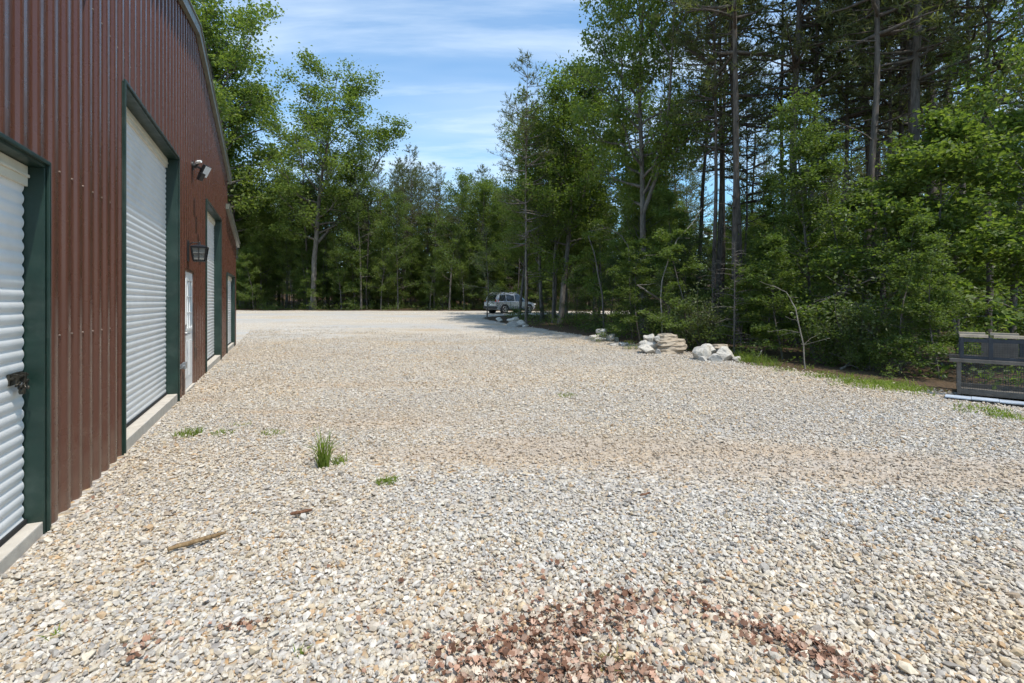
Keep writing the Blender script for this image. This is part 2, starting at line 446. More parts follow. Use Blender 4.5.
def stones(x, y, hull, size, jitter=0.22):
    V0, T0 = unit_hull(hull); n = len(x); k = len(V0)
    V = V0[None] * (1 + rng.normal(0, jitter, (n, k, 1)).clip(-.45, .5))
    V = V + rng.normal(0, 0.10, (n, k, 3))
    dims = np.stack([rng.uniform(0.85, 1.35, n), rng.uniform(0.6, 1.0, n), rng.uniform(0.38, 0.75, n)], -1) * size[:, None] * 0.5
    V = V * dims[:, None, :]
    # tilt, then turn
    tx, ty, tz = rng.normal(0, .35, n), rng.normal(0, .35, n), rng.uniform(0, 2 * PI, n)
    c, s_ = np.cos(tx)[:, None], np.sin(tx)[:, None]; a, b = V[..., 1] * c - V[..., 2] * s_, V[..., 1] * s_ + V[..., 2] * c; V[..., 1], V[..., 2] = a, b
    c, s_ = np.cos(ty)[:, None], np.sin(ty)[:, None]; a, b = V[..., 0] * c + V[..., 2] * s_, -V[..., 0] * s_ + V[..., 2] * c; V[..., 0], V[..., 2] = a, b
    c, s_ = np.cos(tz)[:, None], np.sin(tz)[:, None]; a, b = V[..., 0] * c - V[..., 1] * s_, V[..., 0] * s_ + V[..., 1] * c; V[..., 0], V[..., 1] = a, b
    lift = dims[:, 2] * rng.uniform(0.1, 1.1, n) + rng.uniform(0, .008, n)
    V = V + np.stack([x, y, gh(x, y) + lift], -1)[:, None, :]
    T = (T0[None] + (np.arange(n) * k)[:, None, None]).reshape(-1, 3)
    pal = np.array(PAL); ci = rng.choice(len(PAL), n, p=np.array(PW) / sum(PW))
    warm = vnoise(x * .5, y * .5, 9) + .5 * vnoise(x * 1.7, y * 1.7, 8)
    col = (pal[ci] * .8 + np.array([.50, .445, .37]) * .2) * rng.uniform(0.8, 1.1, n)[:, None]
    col = col * (1 + np.where(warm > 0, warm, warm * .35)[:, None] * np.array([0.07, 0.0, -0.10]))
    bt = np.clip(np.clip((y - 2.5) / 5, 0, 1) * .2 + bare_amount(x, y) * .75 + .16 * vnoise(x * .8, y * .8, 21), 0, .62)[:, None]; col = col * (1 - bt) + np.array([.47, .37, .27]) * bt * rng.uniform(.8, 1.1, n)[:, None]
    return V.reshape(-1, 3), T, np.repeat(col, k, 0)

gv, gt, gc, off = [], [], [], 0
for d0, d1, dens, hull, med in ((1.3, 3.4, 4400, 12, 0.0185), (3.4, 8, 2700, 6, 0.0215), (8, 28, 1050, 6, 0.030)):
    x, y = scatter_zone(d0, d1, dens)
    size = np.clip(rng.lognormal(math.log(med), 0.38, len(x)), 0.009, 0.055)
    V, T, C = stones(x, y, hull, size)
    gv.append(V); gt.append(T + off); gc.append(C); off += len(V)
me = np_mesh('gravel', np.concatenate(gv), [np.concatenate(gt)], [M['stones']], False)
set_tone(me, np.concatenate(gc))
tag(link('gravel', me), kind='stuff')

# ------------------------------------------------------------------ fallen leaves
def leaf_litter():
    V, T, C, o = [], [], [], 0
    pts = []
    def drift(px0, py0, px1, py1, n, spread):
        for _ in range(n):
            t = rng.random(); px = px0 + (px1 - px0) * t + rng.normal(0, spread); py = py0 + (py1 - py0) * t + rng.normal(0, spread * .28)
            if py > 400: pts.append(ground_at(px, py))
    drift(455, 690, 650, 668, 560, 38); drift(480, 660, 655, 600, 850, 40); drift(715, 614, 862, 676, 260, 15); drift(760, 630, 900, 710, 130, 14)
    drift(60, 508, 122, 458, 110, 5); drift(130, 665, 160, 640, 25, 12); drift(225, 632, 262, 628, 26, 8); drift(470, 588, 560, 560, 40, 30); drift(60, 560, 110, 500, 8, 10)
    drift(100, 600, 900, 560, 70, 90); drift(205, 398, 210, 400, 20, 6)
    pal = np.array([(0.32, 0.175, 0.115), (0.43, 0.26, 0.18), (0.48, 0.32, 0.235), (0.18, 0.09, 0.055), (0.58, 0.48, 0.38)])
    for x, y, z in pts:
        s, X = wall_coord(x, y)
        if X < 0.05: continue
        Ln = rng.uniform(0.013, 0.036); n = 7; u = np.linspace(-1, 1, n)
        w = 0.42 * np.sqrt(np.clip(1 - u * u, 0, 1)) * (1 + 0.45 * np.sin(u * 9 + rng.uniform(0, 6)))
        curl = rng.uniform(-0.5, 0.9); cup = rng.uniform(-0.4, 1.2)
        P = []
        for i in range(n):
            for sgn in (-1, 0, 1):
                P.append((u[i] * 0.5, sgn * w[i], curl * u[i] ** 2 * 0.3 + cup * abs(sgn) * w[i] * 0.6 + rng.normal(0, .03)))
        P = np.array(P) * Ln
        R = np.array(Matrix.Rotation(rng.uniform(0, 6.28), 3, 'Z') @ Matrix.Rotation(rng.normal(0, .45), 3, 'X') @ Matrix.Rotation(rng.normal(0, .45), 3, 'Y'))
        P = P @ R.T; P = P - (0, 0, P[:, 2].min()) + np.array([x, y, z + rng.uniform(0.004, 0.03)])
        q = []
        for i in range(n - 1):
            for k in (0, 1): q.append((i * 3 + k, i * 3 + k + 1, i * 3 + k + 4, i * 3 + k + 3))
        V.append(P); T.append(np.array(q) + o); C.append(np.repeat(pal[rng.integers(0, 5)][None] * rng.uniform(.7, 1.3), len(P), 0)); o += len(P)
    me = np_mesh('fallen_leaves', np.concatenate(V), [np.concatenate(T)], [M['litter']], True)
    set_tone(me, np.concatenate(C))
    tag(link('fallen_leaves', me), kind='stuff')
leaf_litter()

# ------------------------------------------------------------------ metal building (local x = out of the wall, y = along it, z = up)
barn = empty('metal_building', (-WALLD * CT, -WALLD * ST, 0), TH)
tag(barn, 'brown ribbed metal barn with white roll-up doors and dark green trim beside the gravel lot', 'building')
APEX, ZAP, SLOPE, EAVE, ZEAVE = 10.6, 6.55, 0.2, 16.9, 0.0
S0, S1 = 0.6, 20.0
LEAN0, LEANZ, LEANS = 16.5, 4.22, 0.165
def wall_top(s):
    d = abs(s - APEX)
    if d < 6.1: return ZAP - SLOPE * d - 0.03
    return LEANZ - LEANS * (d - (LEAN0 - APEX)) - 0.03

# outer edges of the four roll-up openings and of the entry door: s0, s1, top
DOORS = [(1.55, 4.19, 2.40), (5.94, 8.82, 3.66), (11.92, 14.80, 3.64), (16.45, 19.1, 2.36)]
ENTRY = (9.44, 10.36, 2.05)
OPEN = DOORS + [ENTRY]
def ribbed_wall():
    P = 0.2286
    prof = [(0.0, 0.0), (.14, 0.0), (.20, .002), (.25, .007), (.33, .024), (.38, .030), (.44, .0325), (.60, .0325), (.66, .030), (.71, .024), (.79, .007), (.84, .002), (.90, 0.0)]
    xs = []
    k = 0
    while S0 + k * P < S1:
        for u, h in prof: xs.append((S0 + (k + u) * P, h - 0.03))
        k += 1
    cuts = [v for o in OPEN for v in o[:2]] + [S1, APEX, APEX - 6.1, APEX + 6.1, APEX - 6.1 - 1e-3, APEX + 6.1 + 1e-3]
    xa = np.array([x for x, h in xs]); ha = np.array([h for x, h in xs])
    allx = sorted(set([round(float(x), 5) for x in xa if x <= S1] + [round(c, 5) for c in cuts]))
    mb = MB()
    for a, b in zip(allx[:-1], allx[1:]):
        if b - a < 1e-5: continue
        ha0, hb0 = np.interp(a, xa, ha), np.interp(b, xa, ha)
        mid = (a + b) / 2
        z0 = -0.06
        for o in OPEN:
            if o[0] - 1e-6 < mid < o[1] + 1e-6: z0 = o[2]
        za, zb = wall_top(a + 1e-6), wall_top(b - 1e-6)
        mb.add([(ha0, a, z0), (hb0, b, z0), (hb0, b, zb), (ha0, a, za)], [(0, 1, 2, 3)])
    w = mb.build('wall', M['brown'], barn, recalc=False)
    w.data.flip_normals() if w.data.polygons[0].normal.x < 0 else None
    # screws along the girts
    sm = MB()
    k = 0
    for zg in (1.26, 2.42, 3.95, 5.3):
        k = 0
        while S0 + (k + 0.15) * P < S1 - 0.1:
            s = S0 + (k + 0.15) * P
            inside = any(o[0] - .06 < s < o[1] + .06 and zg < o[2] + .08 for o in OPEN)
            if not inside and zg < wall_top(s) - 0.1:
                sm.cyl((-0.026, s, zg + 0.004 * math.sin(k * 7.1)), (1, 0, 0), 0.007, 0.009, 8)
            k += 1
    sm.build('screw', M['screw'], w)['kind'] = 'stuff'
M['screw'] = surf('screw heads', (0.28, 0.21, 0.17), 0.5, 0.2, 0.3, 30)
ribbed_wall()
# the other walls and the roof, out of this view
sd = MB()
BD = 14.0
sd.box(-BD, -0.05, S1 - 0.06, S1, -0.06, wall_top(S1) - 0.02); sd.box(-BD, -0.05, S0, S0 + 0.06, -0.06, wall_top(S0) - 0.02)
sd.box(-BD - 0.06, -BD, S0, S1, -0.06, 3.4)
sd.build('side_wall', M['brown'], barn)
rf = MB()
for sg in (1, -1):
    a = (APEX, ZAP); b = (APEX + sg * 6.55, ZAP - SLOPE * 6.55); t = 0.06
    rf.prism([(a[0], a[1]), b, (b[0], b[1] - t), (a[0], a[1] - t)], -BD - 0.15, -0.003, 'x')
    c = (APEX + sg * 6.1, LEANZ - LEANS * 0.2); d = (APEX + sg * 9.75, LEANZ - LEANS * 3.85)
    rf.prism([(c[0], c[1]), d, (d[0], d[1] - t), (c[0], c[1] - t)], -BD - 0.15, -0.003, 'x')
M['roof'] = surf('green grey roof metal', (0.07, 0.085, 0.075), 0.4, 0, 0.2, 4)
rf.build('roof', M['roof'], barn)
tr = MB()
for sg in (1, -1):
    def rake(a, b, w=0.17, pr=.07):
        tr.prism([a, b, (b[0], b[1] - w), (a[0], a[1] - w)], 0.0, pr, 'x')
        tr.prism([(a[0], a[1] + .022), (b[0], b[1] + .022), (b[0], b[1] + .002), (a[0], a[1] + .002)], -0.002, pr + .02, 'x')
    rake((APEX + sg * 0.0005, ZAP + .03), (APEX + sg * 6.6, ZAP + .03 - SLOPE * 6.6))
    rake((APEX + sg * (LEAN0 - APEX - 0.3), LEANZ + 0.08), (APEX + sg * 9.8, LEANZ + 0.08 - LEANS * 4.2), 0.13, .09 if sg > 0 else .02)
tr.build('rake_trim', M['roof_trim'], barn)
# dark foundation edge
MB().box(-0.08, -0.034, S0, S1, -0.1, 0.03).build('foundation', M['concrete'], barn)

def curtain_mesh(s0, s1, z0, z1, X, pitch=0.076, amp=0.007):
    n = int((z1 - z0) / pitch * 8)
    zz = np.linspace(z0, z1, n)
    ph = (zz / pitch) % 1.0
    xx = X + amp * np.where(ph < 0.72, np.sin(ph / 0.72 * PI) ** 0.7, -0.55 * np.sin((ph - 0.72) / 0.28 * PI))
    V = np.concatenate([np.stack([xx, np.full(n, s0), zz], -1), np.stack([xx, np.full(n, s1), zz], -1)])
    i = np.arange(n - 1)
    return np_mesh('curtain', V, [np.stack([i, i + n, i + n + 1, i + 1], -1)], [M['white_metal']], True)

def roll_up_door(s0, s1, top, latch=None):
    d = empty('roll_up_door', (0, 0, 0), 0, barn)
    fl, dep, pro = 0.032, (.105 if top < 3 else .155), 0.012
    bottom = .085 if s0 < 3 else .125
    fr = MB()
    for a, b in ((s0, s0 + fl), (s1 - fl, s1)):
        fr.box(-dep, pro, a, b, 0.0, top - fl - 0.001)
    fr.box(-dep, pro + 0.002, s0, s1, top - fl, top)
    fr.box(pro + .002, pro + .02, s0 - .012, s0 + .012, -0.02, top + .012); fr.box(pro + .002, pro + .02, s1 - .012, s1 + .012, -0.02, top + .012)
    fr.box(pro + .0035, pro + .022, s0 + .0125, s1 - .0125, top - .012, top + .012)
    fr.build('door_frame', M['green_metal'], d, bevel=0.003)
    c = link('curtain', curtain_mesh(s0 + fl + .014, s1 - fl - .014, bottom + .03, top - .145, -dep + .015), d)
    MB().box(-dep - .02, -dep + .035, s0 + fl + .008, s1 - fl - .008, bottom + .004, bottom + .032).build('bottom_bar', M['dark_void'], d)
    hd = MB().box(-dep - .05, -dep + .04, s0 + fl + .011, s1 - fl - .011, top - .165, top - fl - .004)
    hd.box(-dep + .04, -dep + .05, s0 + fl + .011, s1 - fl - .011, top - .11, top - .09)
    hd.build('head_stop', M['cream'], d, bevel=.004)
    MB().box(-dep - .06, -dep - .012, s0 + fl, s1 - fl, 0, top - fl).build('gap_shade', M['dark_void'], d)  # black sheet behind the curtain, stands in for shade in the side gaps
    MB().box(-dep - .1, 0.006, s0 + fl + .001, s1 - fl - .001, -0.08, bottom).build('sill', M['concrete'], d, bevel=.008)
    return d
M['cream'] = surf('cream stop', (0.62, 0.58, 0.47), 0.5, 0, 0.08, 6)
doors = [roll_up_door(*o) for o in DOORS]
# sliding latch with a chain on the first door
lt = MB()
ls, lz = 4.06, 1.03
lt.box(-.09, -.076, ls - .12, ls + .05, lz - .035, lz + .035); lt.cyl((-.064, ls - .03, lz + .01), (0, 1, 0), .009, .2, 8)
lt.box(-.076, -.05, ls - .1, ls - .07, lz - .03, lz + .03); lt.box(-.076, -.05, ls + .01, ls + .03, lz - .03, lz + .03)
for k in range(7):
    a = k * 0.9
    cpt = Vector((-.05 + .01 * math.sin(k * 2), ls - .09 + .022 * k, lz - .03 - .03 * math.sin(k / 6 * PI)))
    ring = [cpt + Vector((.010 * math.sin(t) * math.cos(a), .017 * math.cos(t), .013 * math.sin(t))) for t in np.linspace(0, 2 * PI, 9)]
    lt.tube(ring, .0045, 5)
lt.cyl((-.045, ls - .05, lz - .075), (1, 0, 0), .022, .02, 12)
lt.build('latch', M['brass_chain'], doors[0])
# grey slide bolt beside the second door
bt = MB()
bs, bz = 9.12, 0.50
bt.box(.001, .012, bs - .20, bs + .16, bz - .035, bz + .035); bt.box(.012, .06, bs + .02, bs + .15, bz - .05, bz + .05); bt.cyl((.035, bs - .1, bz), (0, 1, 0), .011, .24, 10)
bt.build('slide_bolt', M['steel'], doors[1], bevel=.003)

# entry door
ed = empty('entry_door', (0, 0, 0), 0, barn)
e0, e1, et = ENTRY
fr = MB()
fr.box(-.12, .006, e0, e0 + .035, -0.02, et - .04); fr.box(-.12, .006, e1 - .035, e1, -0.02, et - .04); fr.box(-.12, .008, e0, e1, et - .04, et)
fr.build('door_frame', M['brown_trim'] if 'brown_trim' in M else M['brown'], ed)
lf = MB()
X0, X1 = -.055, -.012
def leaf_panel(mb):
    a, b, t = e0 + .04, e1 - .04, et - .045
    w0, w1, wz0, wz1 = a + .13, b - .13, 1.05, 1.87
    mb.box(X0, X1, a, b, 0.06, wz0); mb.box(X0, X1, a, b, wz1, t); mb.box(X0, X1, a, w0, wz0, wz1); mb.box(X0, X1, w1, b, wz0, wz1)
    for k in (0, 1):
        pa = a + .1 + k * .36
        mb.box(X1 - .001, X1 + .006, pa, pa + .27, .25, .85)
    return w0, w1, wz0, wz1
wd = leaf_panel(lf)
leafo = lf.build('door_leaf', M['white_paint'], ed, bevel=.003)
wf = MB()
w0, w1, z0, z1 = wd
wf.box(X1 + .001, X1 + .014, w0 - .025, w0 + .012, z0 - .025, z1 + .025); wf.box(X1 + .001, X1 + .014, w1 - .012, w1 + .025, z0 - .025, z1 + .025)
wf.box(X1 + .001, X1 + .0135, w0 + .012, w1 - .012, z0 - .025, z0 + .012); wf.box(X1 + .001, X1 + .0135, w0 + .012, w1 - .012, z1 - .012, z1 + .025)
for k in (1, 2):
    s = w0 + (w1 - w0) * k / 3; z = z0 + (z1 - z0) * k / 3
    wf.box(X1 - .004, X1 + .010, s - .009, s + .009, z0 + .012, z1 - .012); wf.box(X1 - .003, X1 + .009, w0 + .012, w1 - .012, z - .009, z + .009)
wf.build('window_frame', M['white_paint'], ed)
def glass_mat(name, col=(0.25, 0.28, 0.3), rough=0.05):
    m, nt, out = mat(name)
    p = nt.nodes.new('ShaderNodeBsdfPrincipled'); p.inputs['Roughness'].default_value = rough
    L(nt, mix(nt, noise(nt, 2, 3), col, [c * 0.8 for c in col]), p.inputs['Base Color'])
    p.inputs['Specular IOR Level'].default_value = 0.8
    L(nt, p.outputs[0], out.inputs[0]); return m
M['blind_glass'] = glass_mat('glass before a pale blind', (0.5, 0.52, 0.54), 0.12)
M['car_glass'] = glass_mat('dark car glass', (0.012, 0.014, 0.016), 0.04)
MB().box(X0 + .01, X1 - .012, w0 - .002, w1 + .002, z0 - .002, z1 + .002).build('glass', M['blind_glass'], ed)
hn = MB(); hn.cyl((X1 + .02, e0 + .10, .98), (1, 0, 0), .028, .03, 14); hn.tube([(X1 + .05, e0 + .10, .98), (X1 + .055, e0 + .15, .98), (X1 + .055, e0 + .21, .975)], .009, 8); 
MB().cyl((X1 + .012, e0 + .10, 1.12), (1, 0, 0), .027, .02, 14).build('deadbolt', M['steel'], ed)
hn.build('door_handle', M['steel'], ed, smooth=False)
MB().box(-.1, .03, e0 + .01, e1 - .01, 0, .055).build('threshold', M['concrete'], ed, bevel=.005)

def at_wall(o, s, X, z):
    x, y = wall_pt(s, X); o.location = (x, y, z); o.rotation_euler = (0, 0, TH); return o

# lantern: measured on the wall above the entry door
lan = at_wall(empty('wall_lantern'), 9.74, 0, 2.33)
tag(lan, 'black wall lantern with four small panes a side, above the white entry door', 'lantern')
b = MB(); b.box(0.0, .018, -.055, .055, -.15, .2); b.tube([(.015, 0, .13), (.07, 0, .17), (.14, 0, .17), (.17, 0, .13)], .010, 8)
b.build('bracket', M['black_metal'], lan, bevel=.003)
b = MB(); cx = .17; h0, h1 = -.13, .085
def taper(z): return .082 + (z - h0) / (h1 - h0) * .028
for sx in (-1, 1):
    for sy in (-1, 1):
        b.bar((cx + sx * taper(h0), sy * taper(h0), h0), (cx + sx * taper(h1), sy * taper(h1), h1), .016, .016)
for z in (h0, (h0 + h1) / 2, h1):
    w = taper(z); e = .011 if z != (h0 + h1) / 2 else .007
    for a in (-1, 1):
        b.box(cx - w - e, cx + w + e, a * w - e, a * w + e, z - e, z + e); b.box(cx + a * w - e, cx + a * w + e, -w - e, w + e, z - e * .9, z + e * .9)
for a in (-1, 1):
    b.bar((cx, a * taper(h0), h0), (cx, a * taper(h1), h1), .010, .010); b.bar((cx + a * taper(h0), 0, h0), (cx + a * taper(h1), 0, h1), .010, .010)
b.box(cx - .085, cx + .085, -.085, .085, h0 - .02, h0 - .0115)
b.build('lantern_cage', M['black_metal'], lan)
b = MB(); w = .128
b.add([(cx - w, -w, h1 + .012), (cx + w, -w, h1 + .012), (cx + w, w, h1 + .012), (cx - w, w, h1 + .012), (cx - .05, -.05, h1 + .05), (cx + .05, -.05, h1 + .05), (cx + .05, .05, h1 + .05), (cx - .05, .05, h1 + .05)],
      [(0, 3, 2, 1), (4, 5, 6, 7), (0, 1, 5, 4), (1, 2, 6, 5), (2, 3, 7, 6), (3, 0, 4, 7)])
b.tube([(cx, 0, h1 + .05), (cx, 0, h1 + .075), (cx, 0, h1 + .09), (cx, 0, h1 + .11)], [.02, .012, .016, .003], 8)
b.build('lantern_cap', M['black_metal'], lan)
M['milk_glass'] = surf('frosted lantern glass', (0.24, 0.235, 0.215), 0.2, 0, 0.1, 10)
b = MB(); g = .070
b.add([(cx - g, -g, h0 + .012), (cx + g, -g, h0 + .012), (cx + g, g, h0 + .012), (cx - g, g, h0 + .012), (cx - g - .024, -g - .024, h1 - .012), (cx + g + .024, -g - .024, h1 - .012), (cx + g + .024, g + .024, h1 - .012), (cx - g - .024, g + .024, h1 - .012)],
      [(0, 3, 2, 1), (4, 5, 6, 7), (0, 1, 5, 4), (1, 2, 6, 5), (2, 3, 7, 6), (3, 0, 4, 7)])
b.build('lantern_glass', M['milk_glass'], lan)

# security light high on the wall
sl = at_wall(empty('security_light'), 10.2, 0, 3.90)
tag(sl, 'black security floodlight with a pale lens and white sensor, high above the lantern', 'security light')
b = MB(); b.cyl((.012, 0, 0), (1, 0, 0), .075, .024, 18); b.cyl((.04, 0, 0), (1, 0, 0), .04, .04, 14); b.tube([(.05, 0, 0), (.1, .06, -.01), (.13, .12, -.02)], .018, 8); b.tube([(.05, 0, 0), (.09, -.05, .02), (.12, -.1, .05)], .015, 8)
b.build('mount', M['black_metal'], sl)
b = MB(); b.tube([(.07, -.06, .04), (.1, -.09, .055), (.15, -.12, .06)], [.022, .028, .022], 14)
b.build('motion_sensor', M['white_paint'], sl)
hd = MB()
hd.box(-.03, .03, -.085, .085, -.11, .11)
h = hd.build('lamp_head', M['black_metal'], sl, bevel=.012); h.location = (.17, .17, -.04); h.rotation_euler = (0, math.radians(28), math.radians(-28))
M['lens'] = surf('pale lamp lens', (0.62, 0.64, 0.66), 0.25, 0, 0.05, 10)
b = MB(); b.box(.0302, .036, -.072, .072, -.098, .098); b.build('lens', M['lens'], h, bevel=.002)
hd2 = MB(); hd2.box(-.03, .03, -.05, .05, -.07, .07); h2 = hd2.build('lamp_arm', M['black_metal'], sl, bevel=.01); h2.location = (.12, .10, -.16); h2.rotation_euler = (0, .5, -.5)

# ------------------------------------------------------------------ trees: prototypes grown once, then copied
def nrm(v): return v / (np.linalg.norm(v, axis=-1, keepdims=True) + 1e-9)
UP = np.array([0, 0, 1.0])

class Grow:
    def __init__(s, seed): s.r = np.random.default_rng(seed); s.V = []; s.Q = []; s.o = 0; s.A = []
    def tube(s, P, R, n):
        V, Q = tube(np.asarray(P), np.asarray(R), n); s.V.append(V); s.Q.append(Q + s.o); s.o += len(V)
    def path(s, p, d, ln, n, wob, lift=0.0):
        """a wandering twig from p along d; lift bends it up (or down)"""
        P = [np.array(p, float)]; d = nrm(np.array(d, float))
        for i in range(n):
            d = nrm(d + s.r.normal(0, wob, 3) + UP * lift / n)
            P.append(P[-1] + d * ln / n)
        return np.array(P)
    def wood(s, name, m): return np_mesh(name, np.concatenate(s.V), [np.concatenate(s.Q)], [m], True)
def on(P, u):
    f = u * (len(P) - 1); i = min(int(f), len(P) - 2)
    return P[i] + (P[i + 1] - P[i]) * (f - i), nrm(P[i + 1] - P[i])

def leaves(r, A, per, spread, size, flat=0.6, flatten=(1, 1, 1)):
    """leaf blades round the twig points A: each is one folded diamond of its own"""
    C = np.repeat(A, per, 0); n = len(C)
    C = C + r.normal(0, 1, (n, 3)) * spread * np.array(flatten)
    Nn = nrm(r.normal(0, 1, (n, 3)) * (1 - flat) + UP * flat)
    T = nrm(np.cross(Nn, r.normal(0, 1, (n, 3)))); B = np.cross(Nn, T)
    s = (size * r.uniform(0.6, 1.3, n))[:, None]
    w = 0.36
    V = np.stack([C - T * s * .5, C + B * s * w + Nn * s * .12, C + T * s * .5 - Nn * s * .10, C - B * s * w + Nn * s * .12], 1)
    return V.reshape(-1, 3), np.arange(4 * n).reshape(-1, 4)

def needles(r, A, D, per, ln, w):
    C = np.repeat(A, per, 0); n = len(C); D = np.repeat(D, per, 0)
    T = nrm(D * 0.7 + r.normal(0, .75, (n, 3)) + UP * .25); B = nrm(np.cross(T, r.normal(0, 1, (n, 3))))
    s = (ln * r.uniform(0.7, 1.3, n))[:, None]
    V = np.stack([C - B * w, C + B * w, C + T * s], 1)
    return V.reshape(-1, 3), np.arange(3 * n).reshape(-1, 3)

def broadleaf(seed, H, R, cb, nl, leaf, per, rad, lm, bark, fork=0, wob=.05, sub=6, tw=5, tm=0.45, spread=.24, name='t', gaps=0.0):
    g = Grow(seed); r = g.r
    tr = g.path((0, 0, -0.25), (0, 0, 1), H * .97, 14, wob * .6, .6)
    g.tube(tr, rad * (1 - np.linspace(0, 1, 15) ** 1.1 * .93) * np.r_[1.35, np.ones(14)], 9)
    stems = [tr]
    for k in range(fork):
        p, d = on(tr, r.uniform(.22, .4)); a = r.uniform(0, 6.28)
        st = g.path(p, d + .55 * np.array([math.cos(a), math.sin(a), 0]), H * .55, 9, .1, .6); g.tube(st, rad * .6 * (1 - np.linspace(0, 1, 10) * .9), 7); stems.append(st)
    for i in range(nl):
        t = (i + r.random()) / nl; u = cb + (0.985 - cb) * t
        st = stems[0] if i % (1 + fork) == 0 or u < .5 else stems[r.integers(0, len(stems))]
        uu = u if st is tr else min(.98, max(.1, (u - .35) / .62))
        p, d = on(st, uu)
        x = (t - tm) / (1 - tm) if t > tm else (t - tm) / (tm + .25)
        env = R * math.sqrt(max(.05, 1 - x * x)) * r.uniform(.65, 1.2)
        az = i * 2.4 + r.uniform(-.5, .5); el = math.radians(12 + 50 * t + r.uniform(-12, 12))
        dd = np.array([math.cos(az) * math.cos(el), math.sin(az) * math.cos(el), math.sin(el)])
        lb = g.path(p, dd, env, 6, .13, .35)
        r0 = rad * .42 * (1 - t * .75)
        g.tube(lb, r0 * (1 - np.linspace(0, 1, 7) * .85), 5)
        ns = max(2, int(round(sub * min(1.4, env / R * 1.25))))
        for j in range(ns):
            v = .3 + .7 * (j + r.random()) / ns
            q, e = on(lb, min(v, .99)); sd_ = nrm(e * .8 + r.normal(0, .55, 3) + UP * .12)
            sb = g.path(q, sd_, env * .34 * r.uniform(.6, 1.2), 4, .16, .2)
            g.tube(sb, max(.006, r0 * .3) * (1 - np.linspace(0, 1, 5) * .8), 3)
            if r.random() < gaps: continue
            for k in range(tw):
                q2, e2 = on(sb, min(.99, .35 + .65 * r.random()))
                g.A.append(q2 + nrm(e2 + r.normal(0, .7, 3)) * r.uniform(.05, .4) * max(.4, env * .2))
    A = np.array(g.A); V, Q = leaves(r, A, per, spread, leaf, .6, (1.15, 1.15, .7))
    return g.wood(name + '_trunk', bark), np_mesh(name + '_crown', V, [Q], [lm])

def pine(seed, H, R, cb, rad, name, per=7, dead=.5, nw=None, lm='leaf_pine', bark='bark_pine', lean=.02):
    g = Grow(seed); r = g.r
    tr = g.path((0, 0, -.25), (r.normal(0, lean), r.normal(0, lean), 1), H, 16, .018, .15)
    g.tube(tr, rad * (1 - np.linspace(0, 1, 17) ** 1.2 * .93) * np.r_[1.25, np.ones(16)], 8)
    A, D = [], []
    nw = nw or int(H * (1 - cb) / .42)
    for i in range(nw):
        t = (i + r.random() * .8) / nw; p, d = on(tr, cb + (.99 - cb) * t)
        env0 = R * min(1, .5 + t * 1.3) * max(.02, 1 - t ** 2.6) ** .7 + .3
        for k in range(r.integers(2, 5)):
            env = env0 * r.uniform(.5, 1.25); az = r.uniform(0, 6.28); el = math.radians(-6 + 42 * t + r.uniform(-14, 14))
            dd = np.array([math.cos(az) * math.cos(el), math.sin(az) * math.cos(el), math.sin(el)])
            lb = g.path(p, dd, env, 5, .1, .25); r0 = .05 * (1 - t) + .012
            g.tube(lb, r0 * (1 - np.linspace(0, 1, 6) * .85), 4)
            nb = max(3, int(env * 3.4))
            for j in range(nb):
                q, e = on(lb, min(.99, .28 + .72 * (j + r.random()) / nb)); s_ = nrm(e * .7 + r.normal(0, .5, 3) * np.array([1, 1, .5]))
                sb = g.path(q, s_, env * .26 * r.uniform(.5, 1.2) + .12, 3, .12, .3)
                g.tube(sb, .009 * (1 - np.linspace(0, 1, 4) * .7), 3)
                for m in (.45, .75, 1.0):
                    a, b_ = on(sb, m * .99); A.append(a); D.append(b_)
    nd = int(H * dead)
    for i in range(nd):                       # dead lower limbs, bare
        p, d = on(tr, r.uniform(.1, cb + .15)); az = r.uniform(0, 6.28); el = r.uniform(-.3, .35)
        lb = g.path(p, (math.cos(az), math.sin(az), el), r.uniform(.4, 2.0), 4, .16, .1); g.tube(lb, .02 * (1 - np.linspace(0, 1, 5) * .8), 3)
    V, T = needles(r, np.array(A), np.array(D), per, .25, .021)
    return g.wood(name + '_trunk', M[bark]), np_mesh(name + '_crown', V, [T], [M[lm]])

def layered(seed, H, R, leaf, lm, bark, name, nl=22, cb=.18, per=7, rad=.05, droop=-.1, sub=9):
    """understory sapling whose leaves lie in flat horizontal sprays"""
    g = Grow(seed); r = g.r
    tr = g.path((0, 0, -.1), (r.normal(0, .08), r.normal(0, .08), 1), H, 10, .07, .3)
    g.tube(tr, rad * (1 - np.linspace(0, 1, 11) * .9), 6)
    for i in range(nl):
        t = (i + r.random()) / nl; p, d = on(tr, cb + (.99 - cb) * t)
        env = R * (1.05 - .75 * t) * r.uniform(.6, 1.2); az = i * 2.4 + r.uniform(-.6, .6); el = .15 + .75 * t + r.uniform(-.3, .45)
        if r.random() < .12: continue
        lb = g.path(p, (math.cos(az) * math.cos(el), math.sin(az) * math.cos(el), math.sin(el)), env, 6, .15, droop * 3 + r.uniform(-.3, .3))
        g.tube(lb, rad * .35 * (1 - np.linspace(0, 1, 7) * .85), 4)
        for j in range(sub):
            q, e = on(lb, min(.99, .25 + .75 * (j + r.random()) / sub)); side = np.cross(e, UP) * (1 if j % 2 else -1)
            sb = g.path(q, e * .6 + side * .8 + UP * r.normal(0, .28), env * .36 * r.uniform(.4, 1.25), 3, .16, -.1); g.tube(sb, .006 * (1 - np.linspace(0, 1, 4) * .6), 3)
            for m in (.3, .55, .8, 1.0): g.A.append(on(sb, m * .99)[0])
    V, Q = leaves(r, np.array(g.A), per, .115, leaf, .66, (1.25, 1.25, .75))
    return g.wood(name + '_trunk', bark), np_mesh(name + '_crown', V, [Q], [lm])

